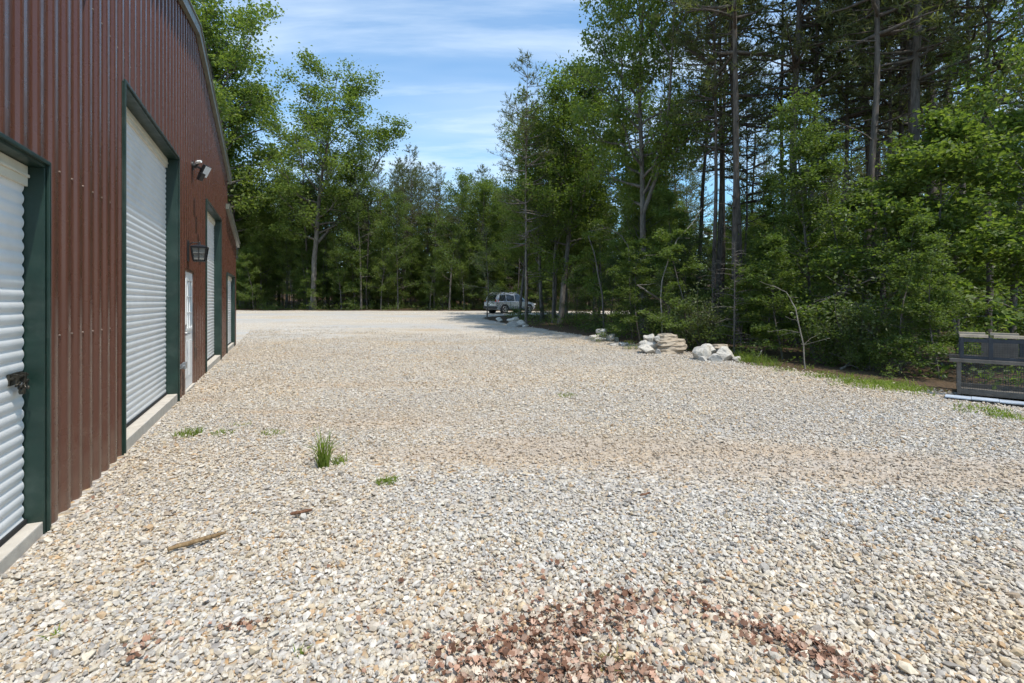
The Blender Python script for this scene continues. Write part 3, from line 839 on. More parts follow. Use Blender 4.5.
def bush(seed, H, R, leaf, lm, bark, name, n=14, per=9):
    g = Grow(seed); r = g.r
    for i in range(n):
        az = r.uniform(0, 6.28); o = r.uniform(.15, .9)
        st = g.path((math.cos(az) * .1, math.sin(az) * .1, -.05), (math.cos(az) * o, math.sin(az) * o, 1), H * r.uniform(.6, 1.1), 6, .12, .2)
        g.tube(st, .018 * (1 - np.linspace(0, 1, 7) * .8), 4)
        for j in range(8):
            q, e = on(st, .25 + .74 * r.random()); sb = g.path(q, r.normal(0, 1, 3) + UP * .3, R * .5 * r.uniform(.4, 1.1), 3, .15)
            g.tube(sb, .005 * (1 - np.linspace(0, 1, 4) * .6), 3)
            for m in (.4, .7, 1.0): g.A.append(on(sb, m * .99)[0])
    V, Q = leaves(r, np.array(g.A), per, .11, leaf, .5)
    return g.wood(name + '_trunk', bark), np_mesh(name + '_crown', V, [Q], [lm])

PR = {}
for k in range(3):
    PR['oak%d' % k] = broadleaf(11 + k, 25, 5.4, .3, 48, .23, 17, .26, M['leaf_bright'], M['bark_gray'], fork=1 if k != 1 else 0, name='oak', gaps=.22, sub=8, tw=6, spread=.36)
for k in range(3):
    PR['slim%d' % k] = broadleaf(31 + k, 19, 3.6, .2, 34, .19, 13, .13, M['leaf_oak'] if k else M['leaf_bright'], M['bark_gray'], name='slim', sub=7, tw=5, gaps=.2, spread=.3)
for k in range(4):
    PR['pine%d' % k] = pine(51 + k, 22, 2.9, .38 + .06 * (k % 3), .155, 'pine', dead=.9, per=5)
for k in range(2):
    PR['thinpine%d' % k] = pine(61 + k, 18, 1.9, .45, .095, 'thin_pine', per=5, dead=1.1)
PR['sparse'] = pine(71, 16.5, 1.5, .3, .085, 'sparse_pine', per=4, dead=1.2, bark='bark_gray')
for k in range(3):
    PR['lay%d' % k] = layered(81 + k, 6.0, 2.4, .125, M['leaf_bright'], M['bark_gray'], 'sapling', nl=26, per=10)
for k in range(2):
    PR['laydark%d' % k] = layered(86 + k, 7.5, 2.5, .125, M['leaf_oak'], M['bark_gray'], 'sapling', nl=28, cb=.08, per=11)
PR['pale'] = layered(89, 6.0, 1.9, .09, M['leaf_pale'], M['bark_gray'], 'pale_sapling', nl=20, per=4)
for k in range(2):
    PR['bush%d' % k] = bush(91 + k, 1.8, 1.0, .09, M['leaf_oak'], M['bark_gray'], 'bush')
PR['bushpale'] = bush(95, 2.0, 1.0, .075, M['leaf_pale'], M['bark_gray'], 'pale_bush', n=16, per=6)
PR['hemlock'] = layered(97, 5.0, 2.0, .07, M['leaf_dark'], M['bark_pine'], 'hemlock', nl=34, cb=.04, per=9, droop=-.25)

trng = random.Random(5)
def tree(proto, name, px, depth, label, cat='tree', scale=1.0, group=None, rz=None, sxy=1.0, x=None):
    X = (px - 512) / F * depth if x is None else x
    o = empty(name, (X, depth, float(gh(X, depth))), trng.uniform(0, 6.28) if rz is None else rz)
    o.scale = (scale * sxy, scale * sxy, scale)
    tag(o, label, cat, group)
    w, c = PR[proto]
    link('trunk', w, o); link('crown', c, o)
    return o

# ---- trees the photograph singles out
tree('oak0', 'broadleaf_tree', 222, 49, 'tall full green broadleaf tree rising straight behind the barn roof edge', scale=1.42, rz=.4)
tree('oak2', 'broadleaf_tree', 243, 55, 'yellow-green broadleaf tree half hidden by the barn, crown touching the forked tree', scale=1.15)
tree('oak0', 'broadleaf_tree', 313, 49.5, 'forked pale grey tree alone at the far gravel edge, its airy crown against blue sky', scale=1.0, rz=4.1, sxy=1.12)
tree('slim1', 'broadleaf_tree', 361, 50, 'grey trunk beside its dark twin at the far gravel edge, dull green crown', scale=.86)
tree('thinpine0', 'pine_tree', 367, 50.6, 'dark twin trunk close beside a grey one at the far gravel edge', scale=.9)
tree('slim2', 'broadleaf_tree', 398, 50.3, 'small fresh green tree with bright low crown amid the far pines', scale=.62)
tree('slim0', 'broadleaf_tree', 381, 49.3, 'thin white trunk at the far gravel edge between dark pines', scale=.5)
tree('pale', 'sapling', 487, 35.6, 'pale brownish sapling standing at the tail of the parked car', scale=1.05)
tree('sparse', 'pine_tree', 526, 29.2, 'slender grey pine in front of the parked car, sparse needles to its tip', scale=1.0)
tree('oak2', 'broadleaf_tree', 560, 30.5, 'rounded broadleaf tree with bright top, right above the parked car\'s bonnet side', scale=.66, sxy=1.05, rz=.6)
tree('slim0', 'broadleaf_tree', 553, 31, 'grey trunk right of the slender pine, green crown below the rounded treetop', scale=.72)
tree('oak0', 'broadleaf_tree', 644, 22.8, 'tallest broadleaf tree, open crown leaning out over the sky behind the white stones', scale=.84, sxy=.72, rz=2.2)
tree('pine0', 'pine_tree', 741, 20.5, 'straight dark pine with bare lower trunk, rising behind the last white stone heap', scale=1.02)
tree('pine1', 'pine_tree', 718, 25, 'dark pine just behind the straight bare-trunked pine', scale=.95)
tree('pine2', 'pine_tree', 697, 27, 'dark pine with low limbs beside the tallest broadleaf tree', scale=.88)
tree('pine3', 'pine_tree', 795, 18, 'slightly leaning pine with a reddish grey trunk above the white leaning dead stem', scale=1.05)
tree('thinpine1', 'pine_tree', 838, 20, 'thin straight dark pine between the leaning pine and the stout one', scale=1.15)
tree('pine1', 'pine_tree', 872, 22, 'dark pine left of the tall grey-brown one, above the layered saplings', scale=1.05)
tree('pine0', 'pine_tree', 911, 14.5, 'tall grey-brown pine rising from the bright layered saplings', scale=1.0, rz=3)
tree('pine2', 'pine_tree', 931, 19, 'stoutest dark pine trunk, rising high over the bright layered saplings', scale=1.3, rz=1)
tree('slim1', 'broadleaf_tree', 812, 14.2, 'slim grey broadleaf trunk beside the white leaning dead stem', scale=.4)
# understory in front
tree('slim0', 'broadleaf_tree', 1012, 13.2, 'bright broadleaf tree filling the upper picture corner above the wire cage', scale=.82, sxy=.8)
tree('lay0', 'sapling', 960, 11.0, 'bright layered sapling with wide flat sprays, behind the wire cage', scale=.98, cat='sapling')
tree('lay1', 'sapling', 905, 11.6, 'bright layered sapling left of the wire cage, low sprays over the gravel edge', scale=.82, cat='sapling')
tree('lay2', 'sapling', 1022, 11.4, 'tallest layered sapling, cut by the picture edge above the wire cage', scale=1.12, cat='sapling')
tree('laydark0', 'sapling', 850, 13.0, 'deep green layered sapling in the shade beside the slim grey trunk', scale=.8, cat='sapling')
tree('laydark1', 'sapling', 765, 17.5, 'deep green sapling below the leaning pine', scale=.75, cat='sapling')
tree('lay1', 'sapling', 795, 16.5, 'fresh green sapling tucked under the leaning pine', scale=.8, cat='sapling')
tree('bushpale', 'shrub', 704, 15.2, 'pale green shrub directly behind the last white stone heap', cat='shrub', scale=.95)
tree('hemlock', 'evergreen_sapling', 612, 24, 'dark drooping evergreen sapling behind the small white stone heap', cat='sapling', scale=.72)
tree('hemlock', 'evergreen_sapling', 646, 20.5, 'dark drooping evergreen sapling between the two middle stone heaps', cat='sapling', scale=.62)
tree('hemlock', 'evergreen_sapling', 577, 28.5, 'dark drooping evergreen sapling near the parked car\'s front', cat='sapling', scale=.62)
tree('hemlock', 'evergreen_sapling', 548, 32.5, 'low dark evergreen sapling covering the parked car\'s bonnet', cat='sapling', scale=.42)
tree('lay2', 'sapling', 605, 27, 'fresh green sapling rising above the dark evergreen ones', cat='sapling', scale=.95)
tree('laydark0', 'sapling', 680, 21, 'deep green sapling behind the stacked tan slabs', cat='sapling', scale=.8)
tree('laydark1', 'sapling', 640, 18.6, 'low dark green sapling spreading sideways above the small white stone heap', cat='sapling', scale=.5, sxy=1.25)
tree('laydark0', 'sapling', 688, 15.6, 'low dark green sapling spreading between the tan slabs and the heap by the weeds', cat='sapling', scale=.5, sxy=1.2)
tree('lay0', 'sapling', 740, 14.6, 'fresh green sapling with low sprays just behind the heap by the weeds', cat='sapling', scale=.42, sxy=1.2)
tree('laydark1', 'sapling', 783, 13.0, 'low dark green sapling hanging over the weeds between heap and leaning dead stem', cat='sapling', scale=.42, sxy=1.25)
tree('hemlock', 'evergreen_sapling', 668, 17.6, 'low dark evergreen sapling right behind the tan slab stack', cat='sapling', scale=.5)
tree('bush0', 'shrub', 820, 11.8, 'leafy shrub behind the foot of the white leaning dead stem', cat='shrub', scale=.7)
tree('laydark0', 'sapling', 900, 10.2, 'low dark sapling with sprays down to the weeds, left of the cage', cat='sapling', scale=.42, sxy=1.15)
tree('laydark1', 'sapling', 940, 9.5, 'low dark sapling touching the near end of the wire cage', cat='sapling', scale=.36, sxy=1.1)
tree('bushpale', 'shrub', 860, 11.2, 'pale loose shrub amid the dark layered saplings left of the cage', cat='shrub', scale=.9)
tree('bush1', 'shrub', 870, 10.6, 'low leafy shrub over brown leaf mould at the gravel edge', cat='shrub', scale=.45)

# ---- the rest of the wood, tree by tree
placed = [(o.location.x, o.location.y) for o in bpy.data.objects if o.type == 'EMPTY' and o.get('category') in ('tree',)]
def free(x, y, d): return all((x - a) ** 2 + (y - b) ** 2 > d * d for a, b in placed)
FILL = {
    'far_pine': ('slim dark pine in the far wood beyond the gravel lot', 'pines in the far wood beyond the lot'),
    'far_leaf': ('green broadleaf tree of the far wood beyond the gravel lot', 'broadleaf trees in the far wood beyond the lot'),
    'mid_pine': ('dark pine in the wood around and behind the parked car', 'pines in the wood by the parked car'),
    'mid_leaf': ('green broadleaf tree in the wood around and behind the parked car', 'broadleaf trees in the wood by the parked car'),
    'right_pine': ('dark slender pine deep in the shaded wood behind the stone heaps and cage', 'pines deep in the shaded wood'),
    'right_leaf': ('green broadleaf tree deep in the shaded wood behind the stone heaps and cage', 'broadleaf trees deep in the shaded wood'),
}
def fill(n, region, accept, mind, kinds, key, smin, smax):
    made = 0
    for _ in range(n * 60):
        if made >= n: break
        p = trng.uniform(region[0], region[1]); d = math.sqrt(trng.uniform(region[2] ** 2, region[3] ** 2)); x = (p - 512) / F * d
        if not accept(x, d) or not free(x, d, mind): continue
        placed.append((x, d)); made += 1
        kd = trng.choice(kinds); k = 'pine' if 'pine' in kd else 'leaf'
        lb, gp = FILL[key + '_' + k]
        tree(kd, 'pine_tree' if k == 'pine' else 'broadleaf_tree', 0, d, lb, x=x, scale=trng.uniform(smin, smax), group=gp)
off = lambda m: (lambda x, y: lot_sd(x, y)[0] < -m)
fill(52, (200, 470, 48, 74), off(1.2), 2.3, ['pine0', 'pine1', 'pine2', 'pine3', 'thinpine0', 'thinpine1', 'pine2', 'pine1', 'pine3', 'slim2'], 'far', .66, .9)
fill(28, (455, 600, 37, 70), off(1.8), 2.3, ['pine0', 'pine1', 'pine3', 'thinpine0', 'thinpine1', 'pine2', 'slim1'], 'mid', .6, .82)
fill(11, (225, 480, 48.6, 66), off(1.0), 1.6, ['oak0', 'oak1', 'oak2'], 'far', .42, .66)
fill(12, (480, 600, 31, 62), off(1.6), 1.6, ['oak0', 'oak1', 'oak2'], 'mid', .36, .55)
fill(18, (225, 480, 48.6, 66), off(1.0), 1.4, ['slim0', 'slim1', 'slim2'], 'far', .3, .5)
fill(38, (600, 1090, 14, 52), lambda x, y: off(3.8)(x, y) and not (512 + F * x / y < 700 and y < 30), 2.1, ['pine0', 'pine1', 'pine2', 'pine3', 'thinpine0', 'thinpine1'], 'right', .85, 1.1)
fill(10, (650, 965, 13.5, 21), off(2.6), 1.1, ['thinpine0', 'thinpine1', 'thinpine0'], 'right', 1.05, 1.3)
fill(34, (600, 1090, 18, 46), off(3.8), 1.5, ['slim0', 'slim2', 'slim1', 'oak1', 'oak2'], 'right', .26, .4)

# saplings and shrubs under the trees
def fill_low(n, region, m, kinds, lb, gp, smin, smax, cat, name):
    made = 0
    for _ in range(n * 60):
        if made >= n: break
        p = trng.uniform(region[0], region[1]); d = math.sqrt(trng.uniform(region[2] ** 2, region[3] ** 2)); x = (p - 512) / F * d
        if lot_sd(x, d)[0] > -m: continue
        made += 1
        tree(trng.choice(kinds), name, 0, d, lb, x=x, scale=trng.uniform(smin, smax), group=gp, cat=cat)
fill_low(48, (225, 475, 48.2, 60), .8, ['laydark0', 'laydark1', 'lay0', 'lay2', 'hemlock'], 'leafy sapling under the far trees beyond the gravel lot', 'saplings under the far trees', .6, 1.0, 'sapling', 'sapling')
fill_low(30, (475, 610, 47.5, 58), .8, ['laydark0', 'laydark1', 'lay1', 'hemlock'], 'leafy sapling in the wood behind the parked car', 'saplings behind the parked car', .6, 1.0, 'sapling', 'sapling')
fill_low(44, (600, 1060, 15, 36), 2.4, ['laydark0', 'laydark1', 'lay0', 'lay1', 'lay2', 'hemlock', 'bush0', 'pale', 'bush1', 'laydark0'], 'leafy sapling in the shaded wood behind the stone heaps and cage', 'saplings in the shaded wood', .55, 1.0, 'sapling', 'sapling')

# ---- the wood behind, which reads as one mass
def distant_wood():
    V3, T3, V4, Q4 = [], [], [], []; o3 = o4 = 0
    VW, QW, ow = [], [], 0
    r = np.random.default_rng(77)
    cache = {}
    def arr(me):
        if me.name not in cache:
            v = np.empty(len(me.vertices) * 3, np.float32); me.vertices.foreach_get('co', v)
            f = np.empty(len(me.loops), np.int32); me.loops.foreach_get('vertex_index', f)
            cache[me.name] = (v.reshape(-1, 3), f)
        return cache[me.name]
    keys = ['pine0', 'pine3', 'slim2', 'slim1', 'laydark0', 'laydark1', 'laydark0', 'hemlock', 'hemlock', 'slim1']
    for i in range(330):
        for _ in range(50):
            p = r.uniform(150, 1150); d = r.uniform(62, 105) if p < 620 else r.uniform(46, 92); x = (p - 512) / F * d
            if lot_sd(x, d)[0] < -3: break
        k = keys[r.integers(0, len(keys))] ; w, c = PR[k]; s = r.uniform(.8, 1.1) * (1.3 if 'lay' in k or k == 'hemlock' else .55 if 'slim' in k else .9); a = r.uniform(0, 6.28)
        Rm = np.array([[math.cos(a), -math.sin(a), 0], [math.sin(a), math.cos(a), 0], [0, 0, 1]]) * s
        org = np.array([x, d, float(gh(x, d))])
        v, f = arr(c); nside = c.polygons[0].loop_total
        vv = v.reshape(-1, nside, 3); sel = r.random(len(vv)) < .3; vv = vv[sel]; ce = vv.mean(1, keepdims=True); vv = ce + (vv - ce) * 1.9
        vv = (vv.reshape(-1, 3) @ Rm.T) + org
        if nside == 3: V3.append(vv)
        else: V4.append(vv)
        v, f = arr(w); VW.append(v @ Rm.T + org); QW.append(f.reshape(-1, 4) + ow); ow += len(v)
    V3 = np.concatenate(V3); V4 = np.concatenate(V4)
    n3, n4 = len(V3), len(V4)
    V = np.concatenate([V3, V4] + VW); QWc = np.concatenate(QW) + n3 + n4
    t3 = np.arange(n3).reshape(-1, 3); q4 = np.arange(n4).reshape(-1, 4) + n3
    mi = np.concatenate([np.zeros(len(t3)), np.full(len(q4), 1), np.full(len(QWc), 2)])
    me = np_mesh('distant_wood', V, [t3, q4, QWc], [M['leaf_pine'], M['leaf_dark'], M['bark_pine']], False, mi)
    tag(link('distant_wood', me), kind='stuff')
distant_wood()

# ---- low growth on the forest floor and along the gravel's edge
def undergrowth():
    r = np.random.default_rng(99); A = []
    n = 0
    while n < 2600:
        p = r.uniform(225, 1090); d = math.sqrt(r.uniform(7.5 ** 2, 58 ** 2)); x = (p - 512) / F * d; sd_ = lot_sd(x, d)[0]
        if sd_ > -.5 or (sd_ < -16 and r.random() < .5): continue
        if mnoise.noise((x * .35, d * .35, 0)) < -.12: continue
        h = r.uniform(.1, .9) * (1 if d > 14 else .55); z = float(gh(x, d)); n += 1
        for k in range(5): A.append((x + r.normal(0, .3), d + r.normal(0, .3), z + h * r.random() + .03))
    V, Q = leaves(r, np.array(A), 7, .12, .10, .55)
    me = np_mesh('undergrowth', V, [Q], [M['leaf_oak']]); tag(link('undergrowth', me), kind='stuff')
undergrowth()
def grass_blades(r, cx, cy, n, rad, h, lean=.35, w=.0045):
    V = []
    for _ in range(n):
        a = r.uniform(0, 6.28); q = rad * math.sqrt(r.random()); x = cx + q * math.cos(a); y = cy + q * math.sin(a); z = float(gh(x, y)) - .005
        hh = h * r.uniform(.45, 1.1); l = lean * hh * r.random(); b = r.uniform(0, 6.28); dx, dy = math.cos(b) * l, math.sin(b) * l; c = r.uniform(0, 3.14); wx, wy = math.cos(c) * w, math.sin(c) * w
        P = [(x - wx, y - wy, z), (x + wx, y + wy, z), (x + dx * .45 + wx * .8, y + dy * .45 + wy * .8, z + hh * .6), (x + dx * .45 - wx * .8, y + dy * .45 - wy * .8, z + hh * .6),
             (x + dx * 1.5 + wx * .1, y + dy * 1.5 + wy * .1, z + hh * .92), (x + dx * 1.5 - wx * .1, y + dy * 1.5 - wy * .1, z + hh * .92)]
        V.append(P)
    V = np.array(V).reshape(-1, 3); i = np.arange(n)[:, None] * 6
    return V, np.concatenate([i + np.array([[0, 1, 2, 3]]), i + np.array([[3, 2, 4, 5]])])
def edge_weeds():
    r = np.random.default_rng(13); VV, QQ, o = [], [], 0
    for (px0, py0, px1, py1, n, rad, h) in ((735, 357, 775, 366, 18, .22, .22), (780, 370, 830, 378, 10, .2, .14), (835, 380, 930, 391, 40, .2, .12), (850, 384, 905, 389, 16, .3, .18), (965, 410, 1020, 417, 26, .16, .08),
                                             (625, 343, 640, 347, 6, .25, .15), (736, 355, 750, 362, 8, .2, .3)):
        for _ in range(n):
            t = r.random() if r.random() < .4 else (r.integers(0, 5) + .5 + r.normal(0, .22)) / 5; h_ = h * r.uniform(.35, 1.2); x, y, z = ground_at(px0 + (px1 - px0) * t + r.normal(0, 3), py0 + (py1 - py0) * t + r.normal(0, 2.2))
            V, Q = grass_blades(r, x, y, int(r.uniform(10, 45)), rad, h_, .9, .006); VV.append(V); QQ.append(Q + o); o += len(V)
    me = np_mesh('edge_weeds', np.concatenate(VV), [np.concatenate(QQ)], [M['grass']]); tag(link('edge_weeds', me), kind='stuff')
edge_weeds()

def tuft(px, py, n, rad, h, label, lean=.35, m='grass', group=None, name='grass_tuft'):
    r = np.random.default_rng(int(px * 7 + py)); x, y, z = ground_at(px, py)
    V, Q = grass_blades(r, x, y, n, rad, h, lean); V = V - np.array([x, y, z])
    me = np_mesh(name, V, [Q], [M[m]]); o = link(name, me, None, (x, y, z)); tag(o, label, 'grass', group); return o
tuft(324, 467, 85, .05, .37, 'tallest upright green grass tuft standing alone in the gravel', .6)
tuft(340, 464, 40, .07, .12, 'thin low blades at the foot of the tall grass tuft', .9, 'grass')
tuft(188, 436, 130, .13, .10, 'dense bright low grass tuft near the concrete door sill', 1.0)
tuft(223, 434, 80, .12, .06, 'sparser low grass tuft between two others near the barn', 1.1)
tuft(273, 434, 70, .12, .06, 'faint low grass tuft farthest from the barn in its row', 1.1)
tuft(387, 483, 120, .09, .06, 'small dense weed clump in the gravel beyond the tall tuft', 1.2)
tuft(567, 396, 90, .16, .06, 'little green grass clump out in the middle of the gravel', 1.0)
tuft(590, 387, 120, .45, .04, 'wide yellowish grass patch out in the middle of the gravel', 1.2, 'dry_grass')
tuft(242, 425, 50, .12, .04, 'tiny sprout patch close behind the low grass row', 1.2)
tuft(52, 640, 14, .02, .06, 'single small green sprout by the front edge near the barn', .8)
tuft(300, 655, 12, .02, .05, 'small green sprout beside scattered brown leaves', .8)
tuft(463, 372, 60, .3, .04, 'flat green grass patch far out on the gravel', 1.2)
tuft(418, 375, 80, .5, .03, 'faint yellowish grass patch far out on the gravel', 1.2, 'dry_grass')
tuft(612, 668, 90, .05, .04, 'round clump of dry straw grass in the fallen leaves', 1.3, 'dry_grass')

# ------------------------------------------------------------------ stones, slabs
M['white_rock'] = surf('white quartz rock', (0.5, 0.46, 0.4), 0.85, 0, 0.25, 5, 0.8, 18, dirt=((0.2, 0.155, 0.1), 0.95))
M['grey_rock'] = surf('grey rock', (0.42, 0.4, 0.37), 0.85, 0, 0.2, 7, 0.5, 25, dirt=((0.2, 0.17, 0.13), 0.6))
M['tan_rock'] = surf('tan sandstone', (0.40, 0.33, 0.25), 0.85, 0, 0.2, 6, 0.5, 25, dirt=((0.25, 0.17, 0.1), 0.6))
def rock_mesh(seed, m, slab=False):
    bm = bmesh.new(); bmesh.ops.create_icosphere(bm, subdivisions=3, radius=.56)
    r = random.Random(seed); ov = Vector((r.uniform(0, 50), r.uniform(0, 50), r.uniform(0, 50)))
    planes = [(Vector((r.gauss(0, 1), r.gauss(0, 1), r.gauss(0, 1))).normalized(), r.uniform(.22, .40)) for _ in range(13)]
    for v in bm.verts:
        c = v.co.copy()
        if slab: c = Vector((math.copysign(abs(c.x * 2) ** .45 / 2, c.x), math.copysign(abs(c.y * 2) ** .45 / 2, c.y), math.copysign(abs(c.z * 2) ** .22 / 2, c.z)))
        else:
            for n, d in planes:
                k = c.dot(n)
                if k > d: c -= n * (k - d) * .97
        c *= 1 + (.30 if slab else .18) * mnoise.noise(c * 2.3 + ov) + .10 * mnoise.noise(c * 6 + ov) + .09 * mnoise.noise(c * 13 + ov)
        v.co = c
    me = bpy.data.meshes.new('stone'); bm.to_mesh(me); bm.free(); me.materials.append(m)
    return me
ROCK = {'w': [rock_mesh(i, M['white_rock']) for i in range(4)], 'g': [rock_mesh(9 + i, M['grey_rock']) for i in range(2)], 't': [rock_mesh(20 + i, M['tan_rock'], True) for i in range(3)]}
rr = random.Random(3)
def heap(px, py, items, gp):
    """items: kind, sideways m, towards the wood m, height of the middle, size x y z, label"""
    x0, y0, z0 = ground_at(px, py)
    for kind, dx, dy, zc, sx, sy, sz, lb in items:
        me = rr.choice(ROCK[kind]); o = link('stone_slab' if kind == 't' else 'stone', me)
        o.location = (x0 + dx, y0 + dy, float(gh(x0 + dx, y0 + dy)) + zc * (.86 if kind != 't' else 1)); o.scale = (sx * 1.22, sy * 1.22, sz * 1.25) if kind != 't' else (sx, sy, sz * 1.1)
        o.rotation_euler = (rr.uniform(-.1, .1), rr.uniform(-.1, .1), rr.uniform(-.3, .3) if kind == 't' else rr.uniform(0, .6))
        tag(o, lb, 'stone', gp)
heap(717, 361, [
    ('w', -.36, .25, .20, .46, .45, .50, 'large white domed stone in the heap by the weeds'),
    ('w', .30, .18, .17, .48, .40, .38, 'wide white stone under a thin rusty slab in the heap by the weeds'),
    ('g', -.08, -.02, .10, .50, .34, .24, 'flat grey stone low in the middle of the heap by the weeds'),
    ('w', -.02, .38, .30, .44, .34, .26, 'pale stone on top in the middle of the heap by the weeds'),
    ('w', .46, -.02, .07, .22, .18, .16, 'small white stone at the foot of the heap, against the weeds'),
    ('g', -.40, -.06, .07, .24, .22, .16, 'small grey stone before the large white domed one'),
    ('t', .22, .42, .33, .36, .3, .10, 'thin rusty slab lying on the wide white stone')], 'stones of the heap by the weeds')
heap(661, 354, [
    ('w', -.18, .42, .48, .30, .30, .36, 'upright white stone at the top of the heap with tan slabs'),
    ('w', -.34, .12, .13, .52, .40, .26, 'white stone lying low before the heap with tan slabs'),
    ('g', -.12, .40, .26, .52, .40, .36, 'grey-white stone carrying the upright white one'),
    ('w', -.42, .44, .30, .26, .26, .26, 'small white stone high on the shaded side of the tan-slab heap'),
    ('g', -.10, -.02, .08, .20, .2, .18, 'dark-faced grey stone low beside the tan slabs'),
    ('t', .30, .20, .06, .66, .45, .13, 'bottom tan slab of the stack in the white heap'),
    ('t', .38, .22, .19, .70, .48, .13, 'second tan slab from the bottom of the stack'),
    ('t', .34, .26, .32, .72, .46, .13, 'third tan slab from the bottom of the stack'),
    ('t', .26, .34, .46, .50, .4, .14, 'topmost and thickest tan slab of the stack'),
    ('w', -.02, .30, .50, .24, .22, .22, 'small brownish stone beside the topmost slab')], 'stones of the heap with tan slabs')
heap(605, 342, [
    ('w', -.06, .45, .38, .46, .40, .34, 'round pale stone on top of the small heap before the dark evergreens'),
    ('w', -.36, .32, .14, .44, .4, .28, 'white stone at the low end of the small heap before the evergreens'),
    ('w', .24, .35, .17, .44, .4, .30, 'white stone under the round pale one, weedy side of its heap'),
    ('g', -.05, .20, .10, .40, .3, .2, 'grey stone under the round pale top stone'),
    ('w', .46, .34, .10, .3, .3, .2, 'smallest white stone of the heap before the evergreens')], 'stones of the small heap')
heap(618, 346, [
    ('w', -.14, 0, .05, .34, .26, .13, 'low flat white stone on the gravel before the small heap'),
    ('w', .16, .02, .06, .34, .26, .16, 'low white stone beside a flat one before the small heap')], 'low stones before the small heap')
heap(516, 327, [
    ('w', -.10, .3, .45, .7, .5, .44, 'whitest stone on top of the heap by the parked car'),
    ('g', -.20, .1, .18, .95, .55, .42, 'broad grey stone at the bottom of the heap by the parked car'),
    ('w', .32, .2, .22, .7, .5, .38, 'pale stone of the car-side heap, against the slender pine'),
    ('w', .48, -.2, .08, .4, .3, .18, 'small pale stone before the slender pine')], 'stones of the heap by the parked car')
heap(500, 322, [('w', 0, 0, .14, .55, .4, .34, 'single white stone lying by itself in tree shade near the parked car')], None)

# ------------------------------------------------------------------ dead stems and sticks
def stem_from(pts, r0, r1, name, label, cat, m='bark_pale', twigs=0, seed=1, leafy=0, group=None):
    """a dead or leaning stem through real points of the wood"""
    P = [Vector(p) for p in pts]; g = random.Random(seed); base = P[0].copy(); P = [p - base for p in P]
    Q = []
    for a, b in zip(P[:-1], P[1:]):
        for k in range(3): Q.append(a.lerp(b, k / 3) + Vector((g.gauss(0, r0 * .3), g.gauss(0, r0 * .3), 0)))
    Q.append(P[-1]); Q[0] = P[0]
    mb = MB(); n = len(Q); mb.tube(Q, [r0 + (r1 - r0) * i / (n - 1) for i in range(n)], 7)
    A = []
    for k in range(twigs):
        i = g.randrange(n // 4, n); p = Q[i]; d = Vector((g.gauss(0, 1), g.gauss(0, 1), g.gauss(0.1, .25))).normalized(); l = g.uniform(.25, .8)
        e = p + d * l; mid = p.lerp(e, .5) + Vector((0, 0, g.uniform(-.05, .08))); mb.tube([p, mid, e], [r1 * .7, r1 * .45, .004], 4)
        if leafy: A += [mid, e]
    w = empty(name, base); tag(w, label, cat, group)
    mb.build('trunk', M[m], w, smooth=True, recalc=False)
    if leafy:
        V, F4 = leaves(np.random.default_rng(seed), np.array([tuple(a) for a in A]), leafy, .12, .10, .6)
        link('crown', np_mesh('crown', V, [F4], [M['leaf_pale']]), w)
    return w
def P3(px, py, d): return ((px - 512) / F * d, d, CAMH - (py - HOR) / F * d)
def base_pt(px, d): return xz(px, d)
stem_from([base_pt(805, 10.9), P3(803, 345, 10.95), P3(795.5, 308, 11.0), P3(786, 292, 11.1), P3(774, 286, 11.2)], .018, .006, 'dead_sapling', 'white dead stem leaning at the gravel edge with its tip bent over', 'dead stem', twigs=9, seed=4)
stem_from([base_pt(672, 16.5), P3(668, 306, 16.4), P3(655, 296, 16.3), P3(637, 285, 16.2)], .05, .022, 'dead_sapling', 'thick dead stem fallen aslant behind the stone heap with tan slabs', 'dead stem', 'bark_gray', twigs=5, seed=5)
stem_from([base_pt(663, 16.0), P3(661, 300, 16.0), P3(662, 281, 16.0), P3(669, 258, 16.0), P3(677, 239, 16), P3(691, 225, 16.1), P3(702, 208, 16.2)], .025, .009, 'dead_sapling', 'pale curved bare stem sweeping up behind the stone heap with tan slabs', 'dead stem', twigs=8, seed=6)
stem_from([base_pt(632, 20), P3(629.5, 280, 20), P3(628.7, 247, 20), P3(621.7, 236, 20), P3(608, 228, 20.2), P3(590, 231, 20.4)], .028, .01, 'leaning_sapling', 'grey arching stem with a leafy spray halfway, above the small stone heap', 'sapling', 'bark_gray', twigs=14, seed=7, leafy=6)
stem_from([base_pt(604, 23), P3(602, 294, 23), P3(596, 262, 23), P3(592, 245, 23), P3(588, 236, 23)], .045, .018, 'dead_sapling', 'bare forked grey stem between the small stone heap and the evergreens', 'dead stem', 'bark_gray', twigs=6, seed=8)
stem_from([base_pt(755, 12.3), P3(762, 350, 12.3)], .017, .014, 'stake', 'short straight pale stake leaning in the weeds beside the last white heap', 'stake', seed=9)
stem_from([base_pt(840, 10.8), P3(846, 366, 10.8), P3(862, 352, 10.9)], .03, .015, 'dead_limb', 'grey dead limb propped up in the leaf mould near the slim grey trunk', 'dead limb', 'bark_gray', twigs=4, seed=10)
stem_from([P3(800, 310, 12.2), P3(850, 290, 12), P3(890, 270, 11.8), P3(925, 250, 11.6)], .008, .02, 'leafy_limb', 'long low limb with sunlit pale leaves reaching across the dark wood', 'limb', 'bark_gray', twigs=40, seed=11, leafy=3)
